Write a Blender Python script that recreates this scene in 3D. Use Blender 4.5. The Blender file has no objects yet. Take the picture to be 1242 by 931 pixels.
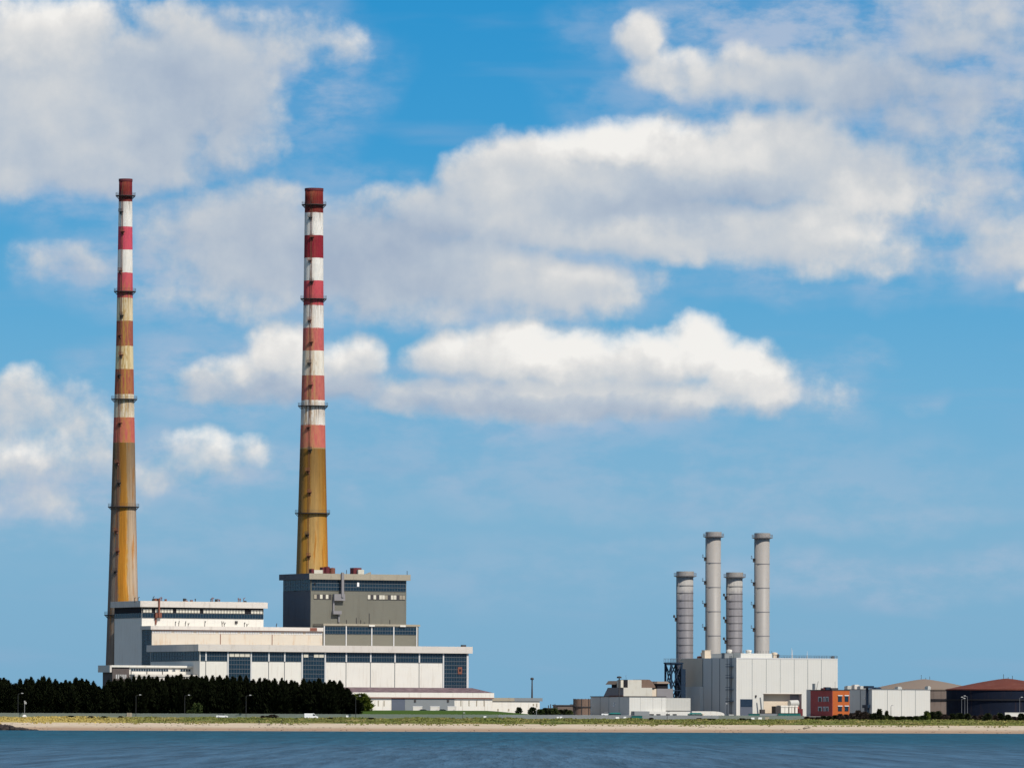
import bpy, math, random
from mathutils import Vector, Matrix
random.seed(7)
SC = bpy.context.scene
COL = SC.collection
PI = math.pi
rad = math.radians

# ------------------------------------------------------------------ camera
CAM = Vector((0, 0, 3.5))
FPX = 8112.0                 # focal length in pixels of the 1242 px wide photograph
TILT = math.atan(409.5 / FPX)
ROLL = 0.0035
fwd = Vector((0, math.cos(TILT), math.sin(TILT)))
up0 = Vector((0, -math.sin(TILT), math.cos(TILT)))
rgt = Vector((1, 0, 0)) * math.cos(ROLL) + up0 * math.sin(ROLL)
upv = up0 * math.cos(ROLL) - Vector((1, 0, 0)) * math.sin(ROLL)
cd = bpy.data.cameras.new('camera')
cam = bpy.data.objects.new('camera', cd)
COL.objects.link(cam)
cam.matrix_world = Matrix(((rgt.x, upv.x, -fwd.x, CAM.x), (rgt.y, upv.y, -fwd.y, CAM.y),
                           (rgt.z, upv.z, -fwd.z, CAM.z), (0, 0, 0, 1)))
cd.sensor_width = 36
cd.lens = 36 * FPX / 1242
cd.clip_start = 1
cd.clip_end = 60000
SC.camera = cam

def ray(u, v):
    return fwd + rgt * ((u - 621) / FPX) + upv * ((465.5 - v) / FPX)

def at(u, v, Y):
    d = ray(u, v)
    return CAM + d * (Y / d.y)

class Frame:
    """a rotated plan grid: s1 runs along the front, s2 runs back from it"""
    def __init__(s, X, Y, rot, zb):
        s.O = Vector((X, Y, zb)); s.rot = rot
        s.e1 = Vector((math.cos(rot), math.sin(rot), 0)); s.e2 = Vector((-math.sin(rot), math.cos(rot), 0))
    def sub(s, a, b, zb=None):
        P = s.O + s.e1 * a + s.e2 * b
        return Frame(P.x, P.y, s.rot, s.O.z if zb is None else zb)
    def hit(s, u, v, s2=0.0):
        d = ray(u, v); t = ((s.O + s.e2 * s2) - CAM).dot(s.e2) / d.dot(s.e2)
        q = CAM + d * t - s.O
        return q.dot(s.e1), q.z
    def side(s, u, v, s1=0.0):
        d = ray(u, v); t = ((s.O + s.e1 * s1) - CAM).dot(s.e1) / d.dot(s.e1)
        q = CAM + d * t - s.O
        return q.dot(s.e2), q.z
    def S(s, u, v=820, s2=0.0): return s.hit(u, v, s2)[0]
    def Z(s, u, v, s2=0.0): return s.hit(u, v, s2)[1]

def corner(u, Y, rot, zb):
    p = at(u, 860, Y)
    return Frame(p.x, Y, rot, zb)

# ------------------------------------------------------------------ objects
def tag(o, label=None, cat=None, group=None, kind=None):
    if label: o['label'] = label
    if cat: o['category'] = cat
    if group: o['group'] = group
    if kind: o['kind'] = kind
    return o

def thing(name, label, cat, loc=(0, 0, 0), rz=0, group=None):
    o = bpy.data.objects.new(name, None)
    o.empty_display_size = 1
    COL.objects.link(o)
    o.location = loc; o.rotation_euler = (0, 0, rz)
    return tag(o, label, cat, group)

def thing_f(name, label, cat, F, group=None):
    return thing(name, label, cat, tuple(F.O), F.rot, group)

def copy_tree(o, parent=None):
    c = o.copy(); COL.objects.link(c)
    c.parent = parent
    for ch in list(o.children): copy_tree(ch, c)
    return c

class MB:
    def __init__(s): s.v = []; s.f = []; s.m = []
    def face(s, pts, mi=0):
        b = len(s.v); s.v += [tuple(p) for p in pts]; s.f.append(tuple(range(b, b + len(pts)))); s.m.append(mi); return s
    def box(s, x0, x1, y0, y1, z0, z1, mi=0):
        b = len(s.v)
        s.v += [(x0, y0, z0), (x1, y0, z0), (x1, y1, z0), (x0, y1, z0), (x0, y0, z1), (x1, y0, z1), (x1, y1, z1), (x0, y1, z1)]
        for q in ((0, 3, 2, 1), (4, 5, 6, 7), (0, 1, 5, 4), (1, 2, 6, 5), (2, 3, 7, 6), (3, 0, 4, 7)):
            s.f.append(tuple(b + i for i in q)); s.m.append(mi)
        return s
    def hexa(s, lo, hi, mi=0):
        b = len(s.v); s.v += [tuple(p) for p in lo] + [tuple(p) for p in hi]; n = len(lo)
        s.f.append(tuple(b + i for i in reversed(range(n)))); s.m.append(mi)
        s.f.append(tuple(b + n + i for i in range(n))); s.m.append(mi)
        for i in range(n):
            j = (i + 1) % n
            s.f.append((b + i, b + j, b + n + j, b + n + i)); s.m.append(mi)
        return s
    def tube(s, p0, p1, r0, r1=None, n=8, mi=0):
        if r1 is None: r1 = r0
        p0 = Vector(p0); p1 = Vector(p1); d = (p1 - p0).normalized()
        a = d.orthogonal().normalized(); c = d.cross(a)
        lo = [p0 + (a * math.cos(2 * PI * i / n) + c * math.sin(2 * PI * i / n)) * r0 for i in range(n)]
        hi = [p1 + (a * math.cos(2 * PI * i / n) + c * math.sin(2 * PI * i / n)) * r1 for i in range(n)]
        return s.hexa(lo, hi, mi)
    def lathe(s, prof, n=48, cx=0, cy=0, mi=0, close=False):
        b = len(s.v)
        for r, z in prof:
            for i in range(n):
                a = 2 * PI * i / n
                s.v.append((cx + r * math.cos(a), cy + r * math.sin(a), z))
        m = len(prof)
        for k in range(m if close else m - 1):
            k2 = (k + 1) % m
            for i in range(n):
                j = (i + 1) % n
                s.f.append((b + k * n + i, b + k * n + j, b + k2 * n + j, b + k2 * n + i)); s.m.append(mi)
        return s
    def build(s, name, mats, parent=None, smooth=False, loc=None, rz=0):
        me = bpy.data.meshes.new(name)
        me.from_pydata(s.v, [], s.f)
        if not isinstance(mats, (list, tuple)): mats = [mats]
        for m in mats: me.materials.append(m)
        if len(mats) > 1:
            me.polygons.foreach_set('material_index', s.m)
        if smooth:
            me.polygons.foreach_set('use_smooth', [True] * len(me.polygons))
        me.update()
        o = bpy.data.objects.new(name, me)
        COL.objects.link(o)
        if parent: o.parent = parent
        if loc: o.location = loc
        if rz: o.rotation_euler = (0, 0, rz)
        return o

# ------------------------------------------------------------------ node helper
class NT:
    def __init__(s, tree): s.t = tree; s.n = tree.nodes; s.l = tree.links
    def put(s, sock, val):
        if val is None: return
        if isinstance(val, bpy.types.NodeSocket): s.l.new(val, sock)
        else:
            if sock.type == 'RGBA' and len(val) == 3: val = (*val, 1)
            sock.default_value = val
    def add(s, typ, props=None, ins=None):
        nd = s.n.new(typ)
        for k, v in (props or {}).items(): setattr(nd, k, v)
        for k, v in (ins or {}).items(): s.put(nd.inputs[k], v)
        return nd
    def math(s, op, a, b=None, c=None, clamp=False):
        nd = s.n.new('ShaderNodeMath'); nd.operation = op; nd.use_clamp = clamp
        for i, v in enumerate((a, b, c)): s.put(nd.inputs[i], v)
        return nd.outputs[0]
    def vmath(s, op, a, b=None, c=None, scale=None):
        nd = s.n.new('ShaderNodeVectorMath'); nd.operation = op
        for i, v in enumerate((a, b, c)): s.put(nd.inputs[i], v)
        if scale is not None: s.put(nd.inputs['Scale'], scale)
        return nd.outputs['Value'] if op in ('DOT_PRODUCT', 'LENGTH', 'DISTANCE') else nd.outputs['Vector']
    def noise(s, vec, scale, detail=4, rough=0.55, out='Fac', dist=0.0, dim='3D'):
        nd = s.add('ShaderNodeTexNoise', {'noise_dimensions': dim}, {'Vector': vec, 'Scale': scale, 'Detail': detail, 'Roughness': rough, 'Distortion': dist})
        return nd.outputs[out]
    def ramp(s, fac, stops, interp='LINEAR'):
        nd = s.n.new('ShaderNodeValToRGB'); cr = nd.color_ramp; cr.interpolation = interp
        while len(cr.elements) > 1: cr.elements.remove(cr.elements[-1])
        for i, (p, c) in enumerate(stops):
            e = cr.elements[0] if i == 0 else cr.elements.new(p)
            e.position = p
            if isinstance(c, (int, float)): c = (c, c, c)
            e.color = (*c, 1)
        s.put(nd.inputs[0], fac)
        return nd.outputs[0]
    def mix(s, fac, a, b, mode='MIX'):
        nd = s.n.new('ShaderNodeMix'); nd.data_type = 'RGBA'; nd.blend_type = mode
        s.put(nd.inputs[0], fac); s.put(nd.inputs[6], a); s.put(nd.inputs[7], b)
        return nd.outputs[2]
    def smooth(s, x, lo, hi):
        nd = s.add('ShaderNodeMapRange', {'interpolation_type': 'SMOOTHSTEP'}, {'Value': x, 'From Min': lo, 'From Max': hi})
        return nd.outputs[0]
    def sep(s, v):
        nd = s.n.new('ShaderNodeSeparateXYZ'); s.put(nd.inputs[0], v); return nd.outputs
    def comb(s, x, y, z):
        nd = s.n.new('ShaderNodeCombineXYZ')
        for i, v in enumerate((x, y, z)): s.put(nd.inputs[i], v)
        return nd.outputs[0]

def sl(r, g, b, k=1.0):
    f = lambda c: ((c / 255 + 0.055) / 1.055) ** 2.4 if c > 10.3 else c / 255 / 12.92
    return (f(r) * k, f(g) * k, f(b) * k)

def new_mat(name):
    m = bpy.data.materials.new(name); m.use_nodes = True
    t = NT(m.node_tree)
    b = m.node_tree.nodes['Principled BSDF']
    return m, t, b

def mat(name, col, rough=0.7, var=0.12, scale=0.25, streak=None, seam=None, spec=0.3, metal=0.0, island=0.0):
    """general painted / clad surface: broad tone variation, vertical weather streaks, optional panel seams"""
    m, t, b = new_mat(name)
    P = t.add('ShaderNodeTexCoord').outputs['Object']
    n1 = t.noise(P, scale, 5, 0.6)
    k = t.math('MULTIPLY_ADD', n1, 2 * var, 1 - var)
    c = t.mix(1.0, (*col, 1), t.comb(k, k, k), 'MULTIPLY')
    if streak:
        scol, amt, sx, sz = streak
        q = t.vmath('MULTIPLY', P, (1 / sx, 1 / sx, 1 / sz))
        n2 = t.noise(q, 1.0, 4, 0.65)
        f = t.math('MULTIPLY', t.smooth(n2, 0.5, 0.75), amt)
        c = t.mix(f, c, (*scol, 1))
    if seam:
        per, amt = seam
        x, y, z = t.sep(P)
        w = t.math('FRACT', t.math('DIVIDE', t.math('ADD', x, y), per))
        f = t.math('MULTIPLY', t.math('LESS_THAN', w, 0.16), amt)
        c = t.mix(f, c, tuple(v * 0.55 for v in col))
    if island:
        g = t.add('ShaderNodeNewGeometry').outputs['Random Per Island']
        kk = t.math('MULTIPLY_ADD', g, 2 * island, 1 - island)
        c = t.mix(1.0, c, t.comb(kk, kk, kk), 'MULTIPLY')
    t.put(b.inputs['Base Color'], c)
    b.inputs['Roughness'].default_value = rough
    b.inputs['Specular IOR Level'].default_value = spec
    b.inputs['Metallic'].default_value = metal
    return m

M = {}
M['white'] = mat('white_cladding', (0.71, 0.675, 0.60), 0.65, 0.07, 0.10, ((0.47, 0.40, 0.31), 0.5, 0.8, 9))
M['white_right'] = mat('pale_cladding', (0.60, 0.585, 0.535), 0.55, 0.05, 0.12, ((0.52, 0.50, 0.44), 0.4, 0.7, 18), (1.1, 0.12))
M['cream'] = mat('stained_cream_cladding', (0.58, 0.515, 0.42), 0.65, 0.09, 0.1, ((0.46, 0.27, 0.12), 0.7, 1.6, 10))
M['parapet'] = mat('pale_concrete_parapet', (0.60, 0.55, 0.49), 0.8, 0.08, 0.08, ((0.36, 0.31, 0.26), 0.5, 1.5, 6))
M['parapet_grey'] = mat('grey_concrete_parapet', (0.33, 0.29, 0.22), 0.8, 0.10, 0.1, ((0.23, 0.19, 0.14), 0.5, 1.5, 6))
M['grey_clad'] = mat('grey_cladding', (0.158, 0.152, 0.122), 0.7, 0.16, 0.07, ((0.108, 0.10, 0.08), 0.55, 2.5, 22))
M['grey_clad_b'] = mat('grey_lower_cladding', (0.175, 0.165, 0.128), 0.7, 0.07, 0.1, ((0.18, 0.17, 0.13), 0.4, 2, 8))
M['glass'] = mat('dark_blue_glazing', (0.008, 0.026, 0.045), 0.22, 0.45, 0.7, spec=0.5)
M['frame'] = mat('glazing_bars', (0.085, 0.10, 0.115), 0.6, 0.1, 1)
M['mullion'] = mat('white_mullion', (0.58, 0.57, 0.55), 0.6, 0.08, 1)
M['whitepane'] = mat('whitewashed_pane', (0.60, 0.56, 0.46), 0.6, 0.18, 0.8)
M['brick'] = mat('dark_brick', (0.105, 0.085, 0.078), 0.9, 0.15, 0.6)
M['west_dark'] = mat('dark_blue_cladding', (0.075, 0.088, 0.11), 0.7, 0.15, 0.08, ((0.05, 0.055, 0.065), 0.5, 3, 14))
M['yard'] = mat('grey_gravel_yard', (0.17, 0.16, 0.145), 0.95, 0.2, 0.1)
M['dark'] = mat('dark_opening', (0.012, 0.012, 0.015), 0.9, 0.2, 1)
M['rust'] = mat('rusted_steel', (0.20, 0.075, 0.05), 0.85, 0.3, 0.8)
M['steel'] = mat('weathered_dark_steel', (0.055, 0.05, 0.05), 0.7, 0.25, 0.8)
M['roofing'] = mat('mottled_purple_roofing', (0.135, 0.09, 0.10), 0.9, 1.2, 0.45, ((0.27, 0.22, 0.21), 0.75, 2.2, 1.5))
M['roof_flat'] = mat('roof_felt', (0.13, 0.125, 0.12), 0.9, 0.15, 0.2)
M['door_grey'] = mat('blue_grey_shutter', (0.095, 0.11, 0.145), 0.6, 0.08, 0.3)
M['mid_grey'] = mat('mid_grey_cladding', (0.205, 0.22, 0.225), 0.6, 0.06, 0.2)
M['light_grey'] = mat('light_grey_cladding', (0.47, 0.46, 0.42), 0.6, 0.06, 0.2, None, (1.2, 0.15))
M['red_clad'] = mat('dark_red_cladding', (0.42, 0.075, 0.065), 0.7, 0.12, 0.4)
M['orange_clad'] = mat('orange_cladding', (0.42, 0.10, 0.021), 0.75, 0.14, 0.35, ((0.36, 0.075, 0.02), 0.5, 0.7, 4))
M['teal'] = mat('teal_green_sheet', (0.012, 0.13, 0.115), 0.6, 0.2, 0.8)
M['blue_steel'] = mat('blue_painted_steel', (0.012, 0.028, 0.055), 0.5, 0.25, 0.8)
M['offwhite'] = mat('offwhite_cladding', (0.55, 0.525, 0.455), 0.65, 0.08, 0.15, ((0.38, 0.32, 0.24), 0.5, 1.2, 5))
M['tan'] = mat('tan_wall', (0.62, 0.52, 0.40), 0.8, 0.08, 0.3)
M['stack_light'] = mat('pale_steel_flue', (0.305, 0.285, 0.262), 0.5, 0.06, 0.1, ((0.33, 0.27, 0.23), 0.35, 0.9, 22))
M['duct_grey'] = mat('grey_duct_steel', (0.22, 0.21, 0.215), 0.6, 0.1, 0.4)
M['stack_dark'] = mat('lead_grey_flue', (0.22, 0.21, 0.215), 0.45, 0.08, 0.25, ((0.16, 0.15, 0.15), 0.4, 0.9, 12))
M['stack_ring'] = mat('flue_ring', (0.13, 0.125, 0.13), 0.6, 0.1, 0.5)
M['brown_tank'] = mat('brown_rusty_tank_steel', (0.175, 0.115, 0.085), 0.8, 0.2, 0.25, ((0.09, 0.06, 0.045), 0.6, 1.2, 12))
M['beige_roof'] = mat('beige_tank_roof', (0.205, 0.158, 0.122), 0.85, 0.08, 0.08)
M['beige_tank'] = mat('grey_brown_tank_shell', (0.155, 0.12, 0.10), 0.8, 0.15, 0.15, ((0.085, 0.065, 0.055), 0.6, 1.4, 14))
M['rust_roof'] = mat('rust_red_tank_roof', (0.115, 0.030, 0.018), 0.9, 0.35, 0.12, ((0.18, 0.08, 0.05), 0.5, 3, 3))
M['dark_tank'] = mat('blue_black_tank_shell', (0.0095, 0.0135, 0.026), 0.8, 0.35, 0.15, ((0.05, 0.03, 0.026), 0.6, 1.8, 14), spec=0.08)
M['fence_green'] = mat('green_grey_palisade', (0.185, 0.215, 0.185), 0.7, 0.15, 0.15)
M['fence_blue'] = mat('galvanised_palisade', (0.26, 0.275, 0.285), 0.6, 0.18, 0.15)
M['van_white'] = mat('white_vehicle_paint', (0.82, 0.82, 0.80), 0.3, 0.03, 1, spec=0.5)
M['tyre'] = mat('tyre_rubber', (0.015, 0.015, 0.015), 0.9, 0.1, 2)
M['carglass'] = mat('vehicle_glass', (0.015, 0.02, 0.025), 0.15, 0.1, 1, spec=0.5)
M['lamp_pole'] = mat('grey_lamp_column', (0.035, 0.036, 0.036), 0.6, 0.1, 1)
M['lamp_pale'] = mat('pale_lamp_column', (0.20, 0.21, 0.22), 0.5, 0.1, 1)
M['lamp_head'] = mat('pale_lantern', (0.36, 0.36, 0.35), 0.4, 0.05, 1)
M['sign_white'] = mat('white_sign_board', (0.82, 0.81, 0.79), 0.5, 0.03, 1)
M['sign_tan'] = mat('tan_sign_board', (0.36, 0.30, 0.22), 0.6, 0.06, 1)
M['bark'] = mat('bark', (0.045, 0.035, 0.028), 0.95, 0.2, 1)
M['cypress'] = mat('dark_conifer_foliage', (0.0082, 0.0108, 0.0046), 0.95, 0.35, 0.3, spec=0.02, island=0.5)
M['bush_olive'] = mat('bright_olive_foliage', (0.10, 0.125, 0.018), 0.9, 0.25, 0.5, spec=0.1, island=0.4)
M['bush_dark'] = mat('dark_shrub_foliage', (0.026, 0.034, 0.014), 0.9, 0.3, 0.5, spec=0.1, island=0.5)
M['bush_brown'] = mat('bare_brown_shrub', (0.058, 0.042, 0.035), 0.95, 0.3, 0.5, spec=0.1, island=0.5)
M['bush_green'] = mat('green_shrub_foliage', (0.05, 0.068, 0.02), 0.9, 0.3, 0.5, spec=0.1, island=0.5)
M['rock'] = mat('dark_wet_rock', (0.035, 0.026, 0.024), 0.85, 0.35, 0.5)
M['cloth_dark'] = mat('dark_clothing', (0.02, 0.02, 0.025), 0.9, 0.1, 3)
M['skin'] = mat('skin', (0.42, 0.26, 0.19), 0.6, 0.05, 3)
M['hair'] = mat('dark_hair', (0.03, 0.02, 0.015), 0.8, 0.1, 5)
M['maroon'] = mat('maroon_painted_steel', (0.12, 0.02, 0.025), 0.7, 0.25, 0.8)

# ------------------------------------------------------------------ light and sky
SUN_AZ, SUN_EL = rad(38), rad(48)        # azimuth: to the right of straight behind the camera
sd = Vector((math.sin(SUN_AZ) * math.cos(SUN_EL), -math.cos(SUN_AZ) * math.cos(SUN_EL), math.sin(SUN_EL)))
ld = bpy.data.lights.new('sun', 'SUN'); lo = bpy.data.objects.new('sun', ld); COL.objects.link(lo)
ld.energy = 4.5; ld.angle = rad(0.53); ld.color = (1.0, 0.94, 0.85)
lo.rotation_euler = (-sd).to_track_quat('-Z', 'Y').to_euler()
lo.location = (100, -100, 300)

PUFFS = [  # u, v, rx, ry, weight   (direction on the sky, as a bearing / elevation pair)
 # big bank, upper left
 (60, 55, 130, 60, 1), (30, 150, 130, 85, 1.1), (150, 120, 130, 85, 1.1), (235, 80, 100, 62, 1), (290, 120, 55, 75, .85), (200, 25, 60, 26, .6),
 (330, 55, 70, 34, .6), (110, 195, 160, 46, 1), (400, 66, 36, 26, .3), (0, 212, 120, 34, .9), (270, 175, 70, 40, .6),
 # long grey band in the middle
 (215, 295, 60, 40, .6), (290, 270, 85, 50, .85), (330, 310, 130, 56, 1), (450, 315, 130, 62, 1.05), (560, 330, 130, 50, 1.05), (680, 346, 105, 32, 1),
 (560, 372, 170, 20, .6), (95, 326, 60, 22, .32), (485, 262, 55, 34, .55), (300, 360, 110, 22, .45),
 # bright bank on the right
 (540, 262, 70, 44, .95), (590, 225, 60, 46, 1), (612, 200, 46, 36, .8), (660, 195, 60, 36, 1), (745, 180, 85, 36, 1.05), (830, 205, 130, 56, 1.15), (950, 195, 120, 60, 1.15), (1045, 215, 90, 58, .9),
 (720, 235, 140, 52, 1.15), (800, 275, 190, 44, 1.15), (950, 280, 130, 40, 1.05), (640, 265, 90, 42, 1), (1040, 305, 110, 30, .6), (1110, 190, 90, 50, .5),
 # upper right, thinner
 (784, 46, 30, 30, .85), (800, 92, 36, 30, .75), (865, 100, 80, 32, .85), (950, 95, 105, 36, .9), (1045, 100, 80, 46, .8), (1150, 112, 90, 32, .6),
 (1120, 145, 110, 26, .5), (1185, 30, 110, 50, .55), (1040, 62, 50, 24, .5),
 # flat-based clouds, centre
 (345, 432, 50, 36, 1), (305, 455, 50, 30, .75), (425, 438, 42, 34, .9), (380, 466, 110, 24, .9), (270, 470, 70, 22, .6),
 (545, 430, 50, 34, 1), (610, 428, 70, 42, 1.1), (700, 440, 80, 42, 1.1), (780, 440, 70, 40, 1.1), (852, 424, 46, 40, 1.1), (905, 452, 52, 38, 1), (940, 478, 34, 26, .8),
 (700, 482, 245, 26, 1.05), (520, 480, 90, 24, .85), (1008, 480, 30, 24, .3),
 # lower left
 (15, 500, 80, 44, .75), (85, 515, 55, 34, .55), (40, 555, 110, 36, .5), (245, 558, 75, 26, .62), (312, 548, 26, 20, .55), (60, 610, 90, 22, .35), (185, 572, 60, 22, .45),
 # right edge
 (1212, 292, 60, 44, .7), (1195, 240, 55, 36, .5), (1243, 340, 20, 11, .5),
]
VEILS = [  # thin soft cloud: u, v, rx, ry, opacity
 (95, 325, 90, 40, .5), (620, 560, 420, 60, .26), (900, 590, 380, 40, .26), (200, 650, 300, 40, .22), (500, 700, 420, 50, .18), (1000, 560, 300, 40, .2),
 (1060, 30, 330, 70, .75), (1180, 110, 170, 100, .6), (1150, 200, 150, 100, .55), (1000, 330, 170, 40, .35), (930, 120, 220, 70, .45), (1205, 300, 110, 70, .45),
 (300, 320, 240, 90, .55), (560, 330, 260, 80, .5), (330, 95, 130, 110, .45), (120, 220, 200, 60, .4), (400, 60, 70, 40, .3), (370, 190, 60, 26, .25), (430, 225, 90, 26, .3),
 (250, 465, 160, 60, .5), (640, 490, 330, 50, .45), (1000, 480, 70, 50, .35), (1050, 430, 40, 26, .3), (1122, 496, 34, 16, .25),
 (40, 590, 170, 70, .5), (230, 570, 160, 50, .45), (428, 588, 34, 18, .3), (525, 580, 50, 26, .28), (640, 602, 160, 30, .22), (1010, 625, 260, 24, .3), (1080, 700, 320, 34, .34), (760, 655, 200, 16, .2), (620, 690, 240, 26, .16)]
LIGHTS = [  # where the clouds are brightest (+) and greyest (-)
 (200, 130, 170, 110, -.2), (60, 130, 150, 70, -.08), (90, 326, 70, 30, -.3), (500, 270, 160, 60, -.1), (830, 235, 200, 50, -.04), (1180, 270, 90, 60, -.15), (360, 475, 130, 24, -.15),
 (60, 30, 90, 40, .35), (90, 130, 70, 50, .16), (150, 60, 60, 50, -.1), (30, 215, 120, 40, -.05), (260, 130, 80, 70, -.16),
 (330, 300, 180, 70, -.28), (560, 340, 180, 50, -.12), (470, 300, 90, 60, -.14),
 (735, 168, 60, 24, .42), (870, 195, 55, 40, .22), (660, 225, 60, 40, .12), (790, 240, 100, 30, -.2), (900, 258, 110, 30, -.24), (960, 190, 110, 40, -.05),
 (1040, 255, 60, 34, .26), (840, 285, 150, 14, .12), (700, 255, 60, 20, -.15), (620, 330, 110, 24, .06),
 (860, 98, 70, 26, .1), (960, 110, 110, 40, -.1), (1100, 60, 160, 70, -.32), (1150, 150, 110, 60, -.25),
 (340, 430, 50, 30, .25), (420, 425, 30, 20, .2), (330, 480, 120, 18, -.3), (620, 420, 90, 26, .3), (740, 425, 90, 26, .25), (855, 410, 50, 34, .38), (900, 470, 50, 30, .22),
 (680, 500, 260, 14, -.35), (560, 480, 80, 18, -.15),
 (30, 545, 50, 18, .3), (60, 490, 60, 26, -.1), (40, 590, 120, 30, -.2), (255, 545, 60, 18, .22), (250, 582, 80, 12, -.15),
]

def build_world():
    w = bpy.data.worlds.new('World'); SC.world = w; w.use_nodes = True
    t = NT(w.node_tree)
    for n in list(t.n): t.n.remove(n)
    out = t.add('ShaderNodeOutputWorld'); bg = t.add('ShaderNodeBackground')
    STR = 0.1
    bg.inputs['Strength'].default_value = STR
    t.l.new(bg.outputs[0], out.inputs[0])
    sky = t.add('ShaderNodeTexSky', {'sky_type': 'NISHITA'})
    sky.sun_disc = False
    sky.sun_elevation = SUN_EL; sky.sun_rotation = PI - SUN_AZ
    sky.air_density = 1.0; sky.dust_density = 0.4; sky.ozone_density = 2.0
    d = t.add('ShaderNodeTexCoord').outputs['Generated']
    x, y, z = t.sep(d)
    U = t.math('MULTIPLY', t.math('ARCTAN2', x, y), FPX / 100)
    V = t.math('MULTIPLY', t.math('ARCSINE', z), FPX / 100)
    p = t.comb(U, V, 0.0)
    # clear sky near the horizon on this bearing: deeper blue with height
    k = 1 / STR
    cl = t.ramp(t.math('DIVIDE', V, 10.0), [
        (0.0, sl(122, 171, 203, 1)), (0.10, sl(126, 174, 205, 1)), (0.25, sl(127, 178, 209, 1)), (0.40, sl(110, 174, 212, 1)),
        (0.55, sl(86, 165, 211, 1)), (0.70, sl(64, 155, 209, 1)), (0.9, sl(44, 145, 204, 1))])
    cl = t.vmath('SCALE', cl, scale=k)
    # thin horizontal streaks of veil in the clear part
    vq = t.vmath('MULTIPLY', p, (0.35, 2.2, 1))
    veil = t.math('MULTIPLY', t.smooth(t.noise(vq, 1.0, 3, 0.5), 0.5, 0.8), 0.26)
    cl = t.mix(veil, cl, tuple(c * k for c in sl(152, 176, 206)))
    # soft veils round and between the heaped clouds
    vw = t.vmath('MULTIPLY_ADD', t.vmath('SUBTRACT', t.noise(p, 0.8, 3, 0.55, out='Color', dim='2D'), (0.5, 0.5, 0.5)), (1.4, 0.7, 0), p)
    va = None
    for (u, v, rx, ry, wt) in VEILS:
        cx, cy = (u - 621) / 100, (875 - v) / 100; ix, iy = 100 / (rx * 1.25), 100 / (ry * 1.25)
        e = t.vmath('MULTIPLY_ADD', vw, (ix, iy, 0), (-cx * ix, -cy * iy, 0))
        val = t.math('MULTIPLY_ADD', t.vmath('DOT_PRODUCT', e, e), -wt, wt)
        va = val if va is None else t.math('SMOOTH_MAX', va, val, 0.15)
    vn = t.noise(t.vmath('MULTIPLY', p, (0.7, 1.5, 1)), 1.4, 6, 0.6, dim='2D')
    va = t.math('MULTIPLY', t.smooth(va, -0.05, 0.62), t.math('MULTIPLY_ADD', t.smooth(vn, 0.30, 0.68), 0.72, 0.14))
    cl = t.mix(va, cl, tuple(c * k for c in sl(176, 191, 213)))
    # density group
    g = bpy.data.node_groups.new('cloud_density', 'ShaderNodeTree')
    g.interface.new_socket('P', in_out='INPUT', socket_type='NodeSocketVector')
    g.interface.new_socket('D', in_out='OUTPUT', socket_type='NodeSocketFloat')
    q = NT(g)
    gi = q.add('NodeGroupInput'); go = q.add('NodeGroupOutput')
    P = gi.outputs[0]
    wn = q.noise(P, 0.9, 3, 0.55, out='Color', dim='2D')
    P1 = q.vmath('MULTIPLY_ADD', q.vmath('SUBTRACT', wn, (0.5, 0.5, 0.5)), (0.55, 0.36, 0), P)
    acc = None
    for (u, v, rx, ry, wt) in PUFFS:
        cx, cy = (u - 621) / 100, (875 - v) / 100; ix, iy = 100 / (rx * 1.22), 100 / (ry * 1.22)
        e = q.vmath('MULTIPLY_ADD', P1, (ix, iy, 0), (-cx * ix, -cy * iy, 0))
        dd = q.vmath('DOT_PRODUCT', e, e)
        val = q.math('MULTIPLY_ADD', dd, -wt * 1.0, wt)
        acc = val if acc is None else q.math('SMOOTH_MAX', acc, val, 0.3)
    acc = q.math('MAXIMUM', acc, -1.0)
    fb = q.noise(P, 1.5, 7, 0.57, dim='2D')
    vo = q.add('ShaderNodeTexVoronoi', {'feature': 'SMOOTH_F1', 'normalize': True, 'voronoi_dimensions': '2D'}, {'Vector': P1, 'Scale': 2.4, 'Detail': 2.0, 'Roughness': 0.5, 'Smoothness': 0.5}).outputs['Distance']
    nn = q.math('ADD', q.math('MULTIPLY_ADD', fb, 1.5, -0.80), q.math('MULTIPLY_ADD', vo, -0.45, 0.18))
    edge = q.math('MULTIPLY_ADD', q.smooth(acc, 0.25, 0.95), -0.55, 1.0)
    q.l.new(q.math('MULTIPLY_ADD', nn, edge, acc), go.inputs[0])
    def dens(vec):
        nd = t.n.new('ShaderNodeGroup'); nd.node_tree = g; t.put(nd.inputs[0], vec); return nd.outputs[0]
    D = dens(p)
    D2 = dens(t.vmath('ADD', p, (0.10, 0.20, 0)))
    alpha = t.smooth(D, -0.14, 0.80)
    # self shadowing: lit where the cloud thins out towards the sun (up and to the right)
    lit = t.math('MULTIPLY_ADD', t.math('SUBTRACT', D, D2), 0.34, 0.0)
    lit = t.math('MINIMUM', t.math('MAXIMUM', lit, -0.16), 0.26)
    pw = t.vmath('MULTIPLY_ADD', t.vmath('SUBTRACT', t.noise(p, 1.3, 4, 0.6, out='Color', dim='2D'), (0.5, 0.5, 0.5)), (0.9, 0.6, 0), p)
    B = t.math('ADD', 0.52, lit)
    for (u, v, rx, ry, wt) in LIGHTS:
        cx, cy = (u - 621) / 100, (875 - v) / 100; ix, iy = 100 / (rx * 1.6), 100 / (ry * 1.6)
        e = t.vmath('MULTIPLY_ADD', pw, (ix, iy, 0), (-cx * ix, -cy * iy, 0))
        dd = t.vmath('DOT_PRODUCT', e, e)
        f = t.math('SUBTRACT', 1.0, dd, clamp=True)
        B = t.math('MULTIPLY_ADD', f, wt, B)
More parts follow.
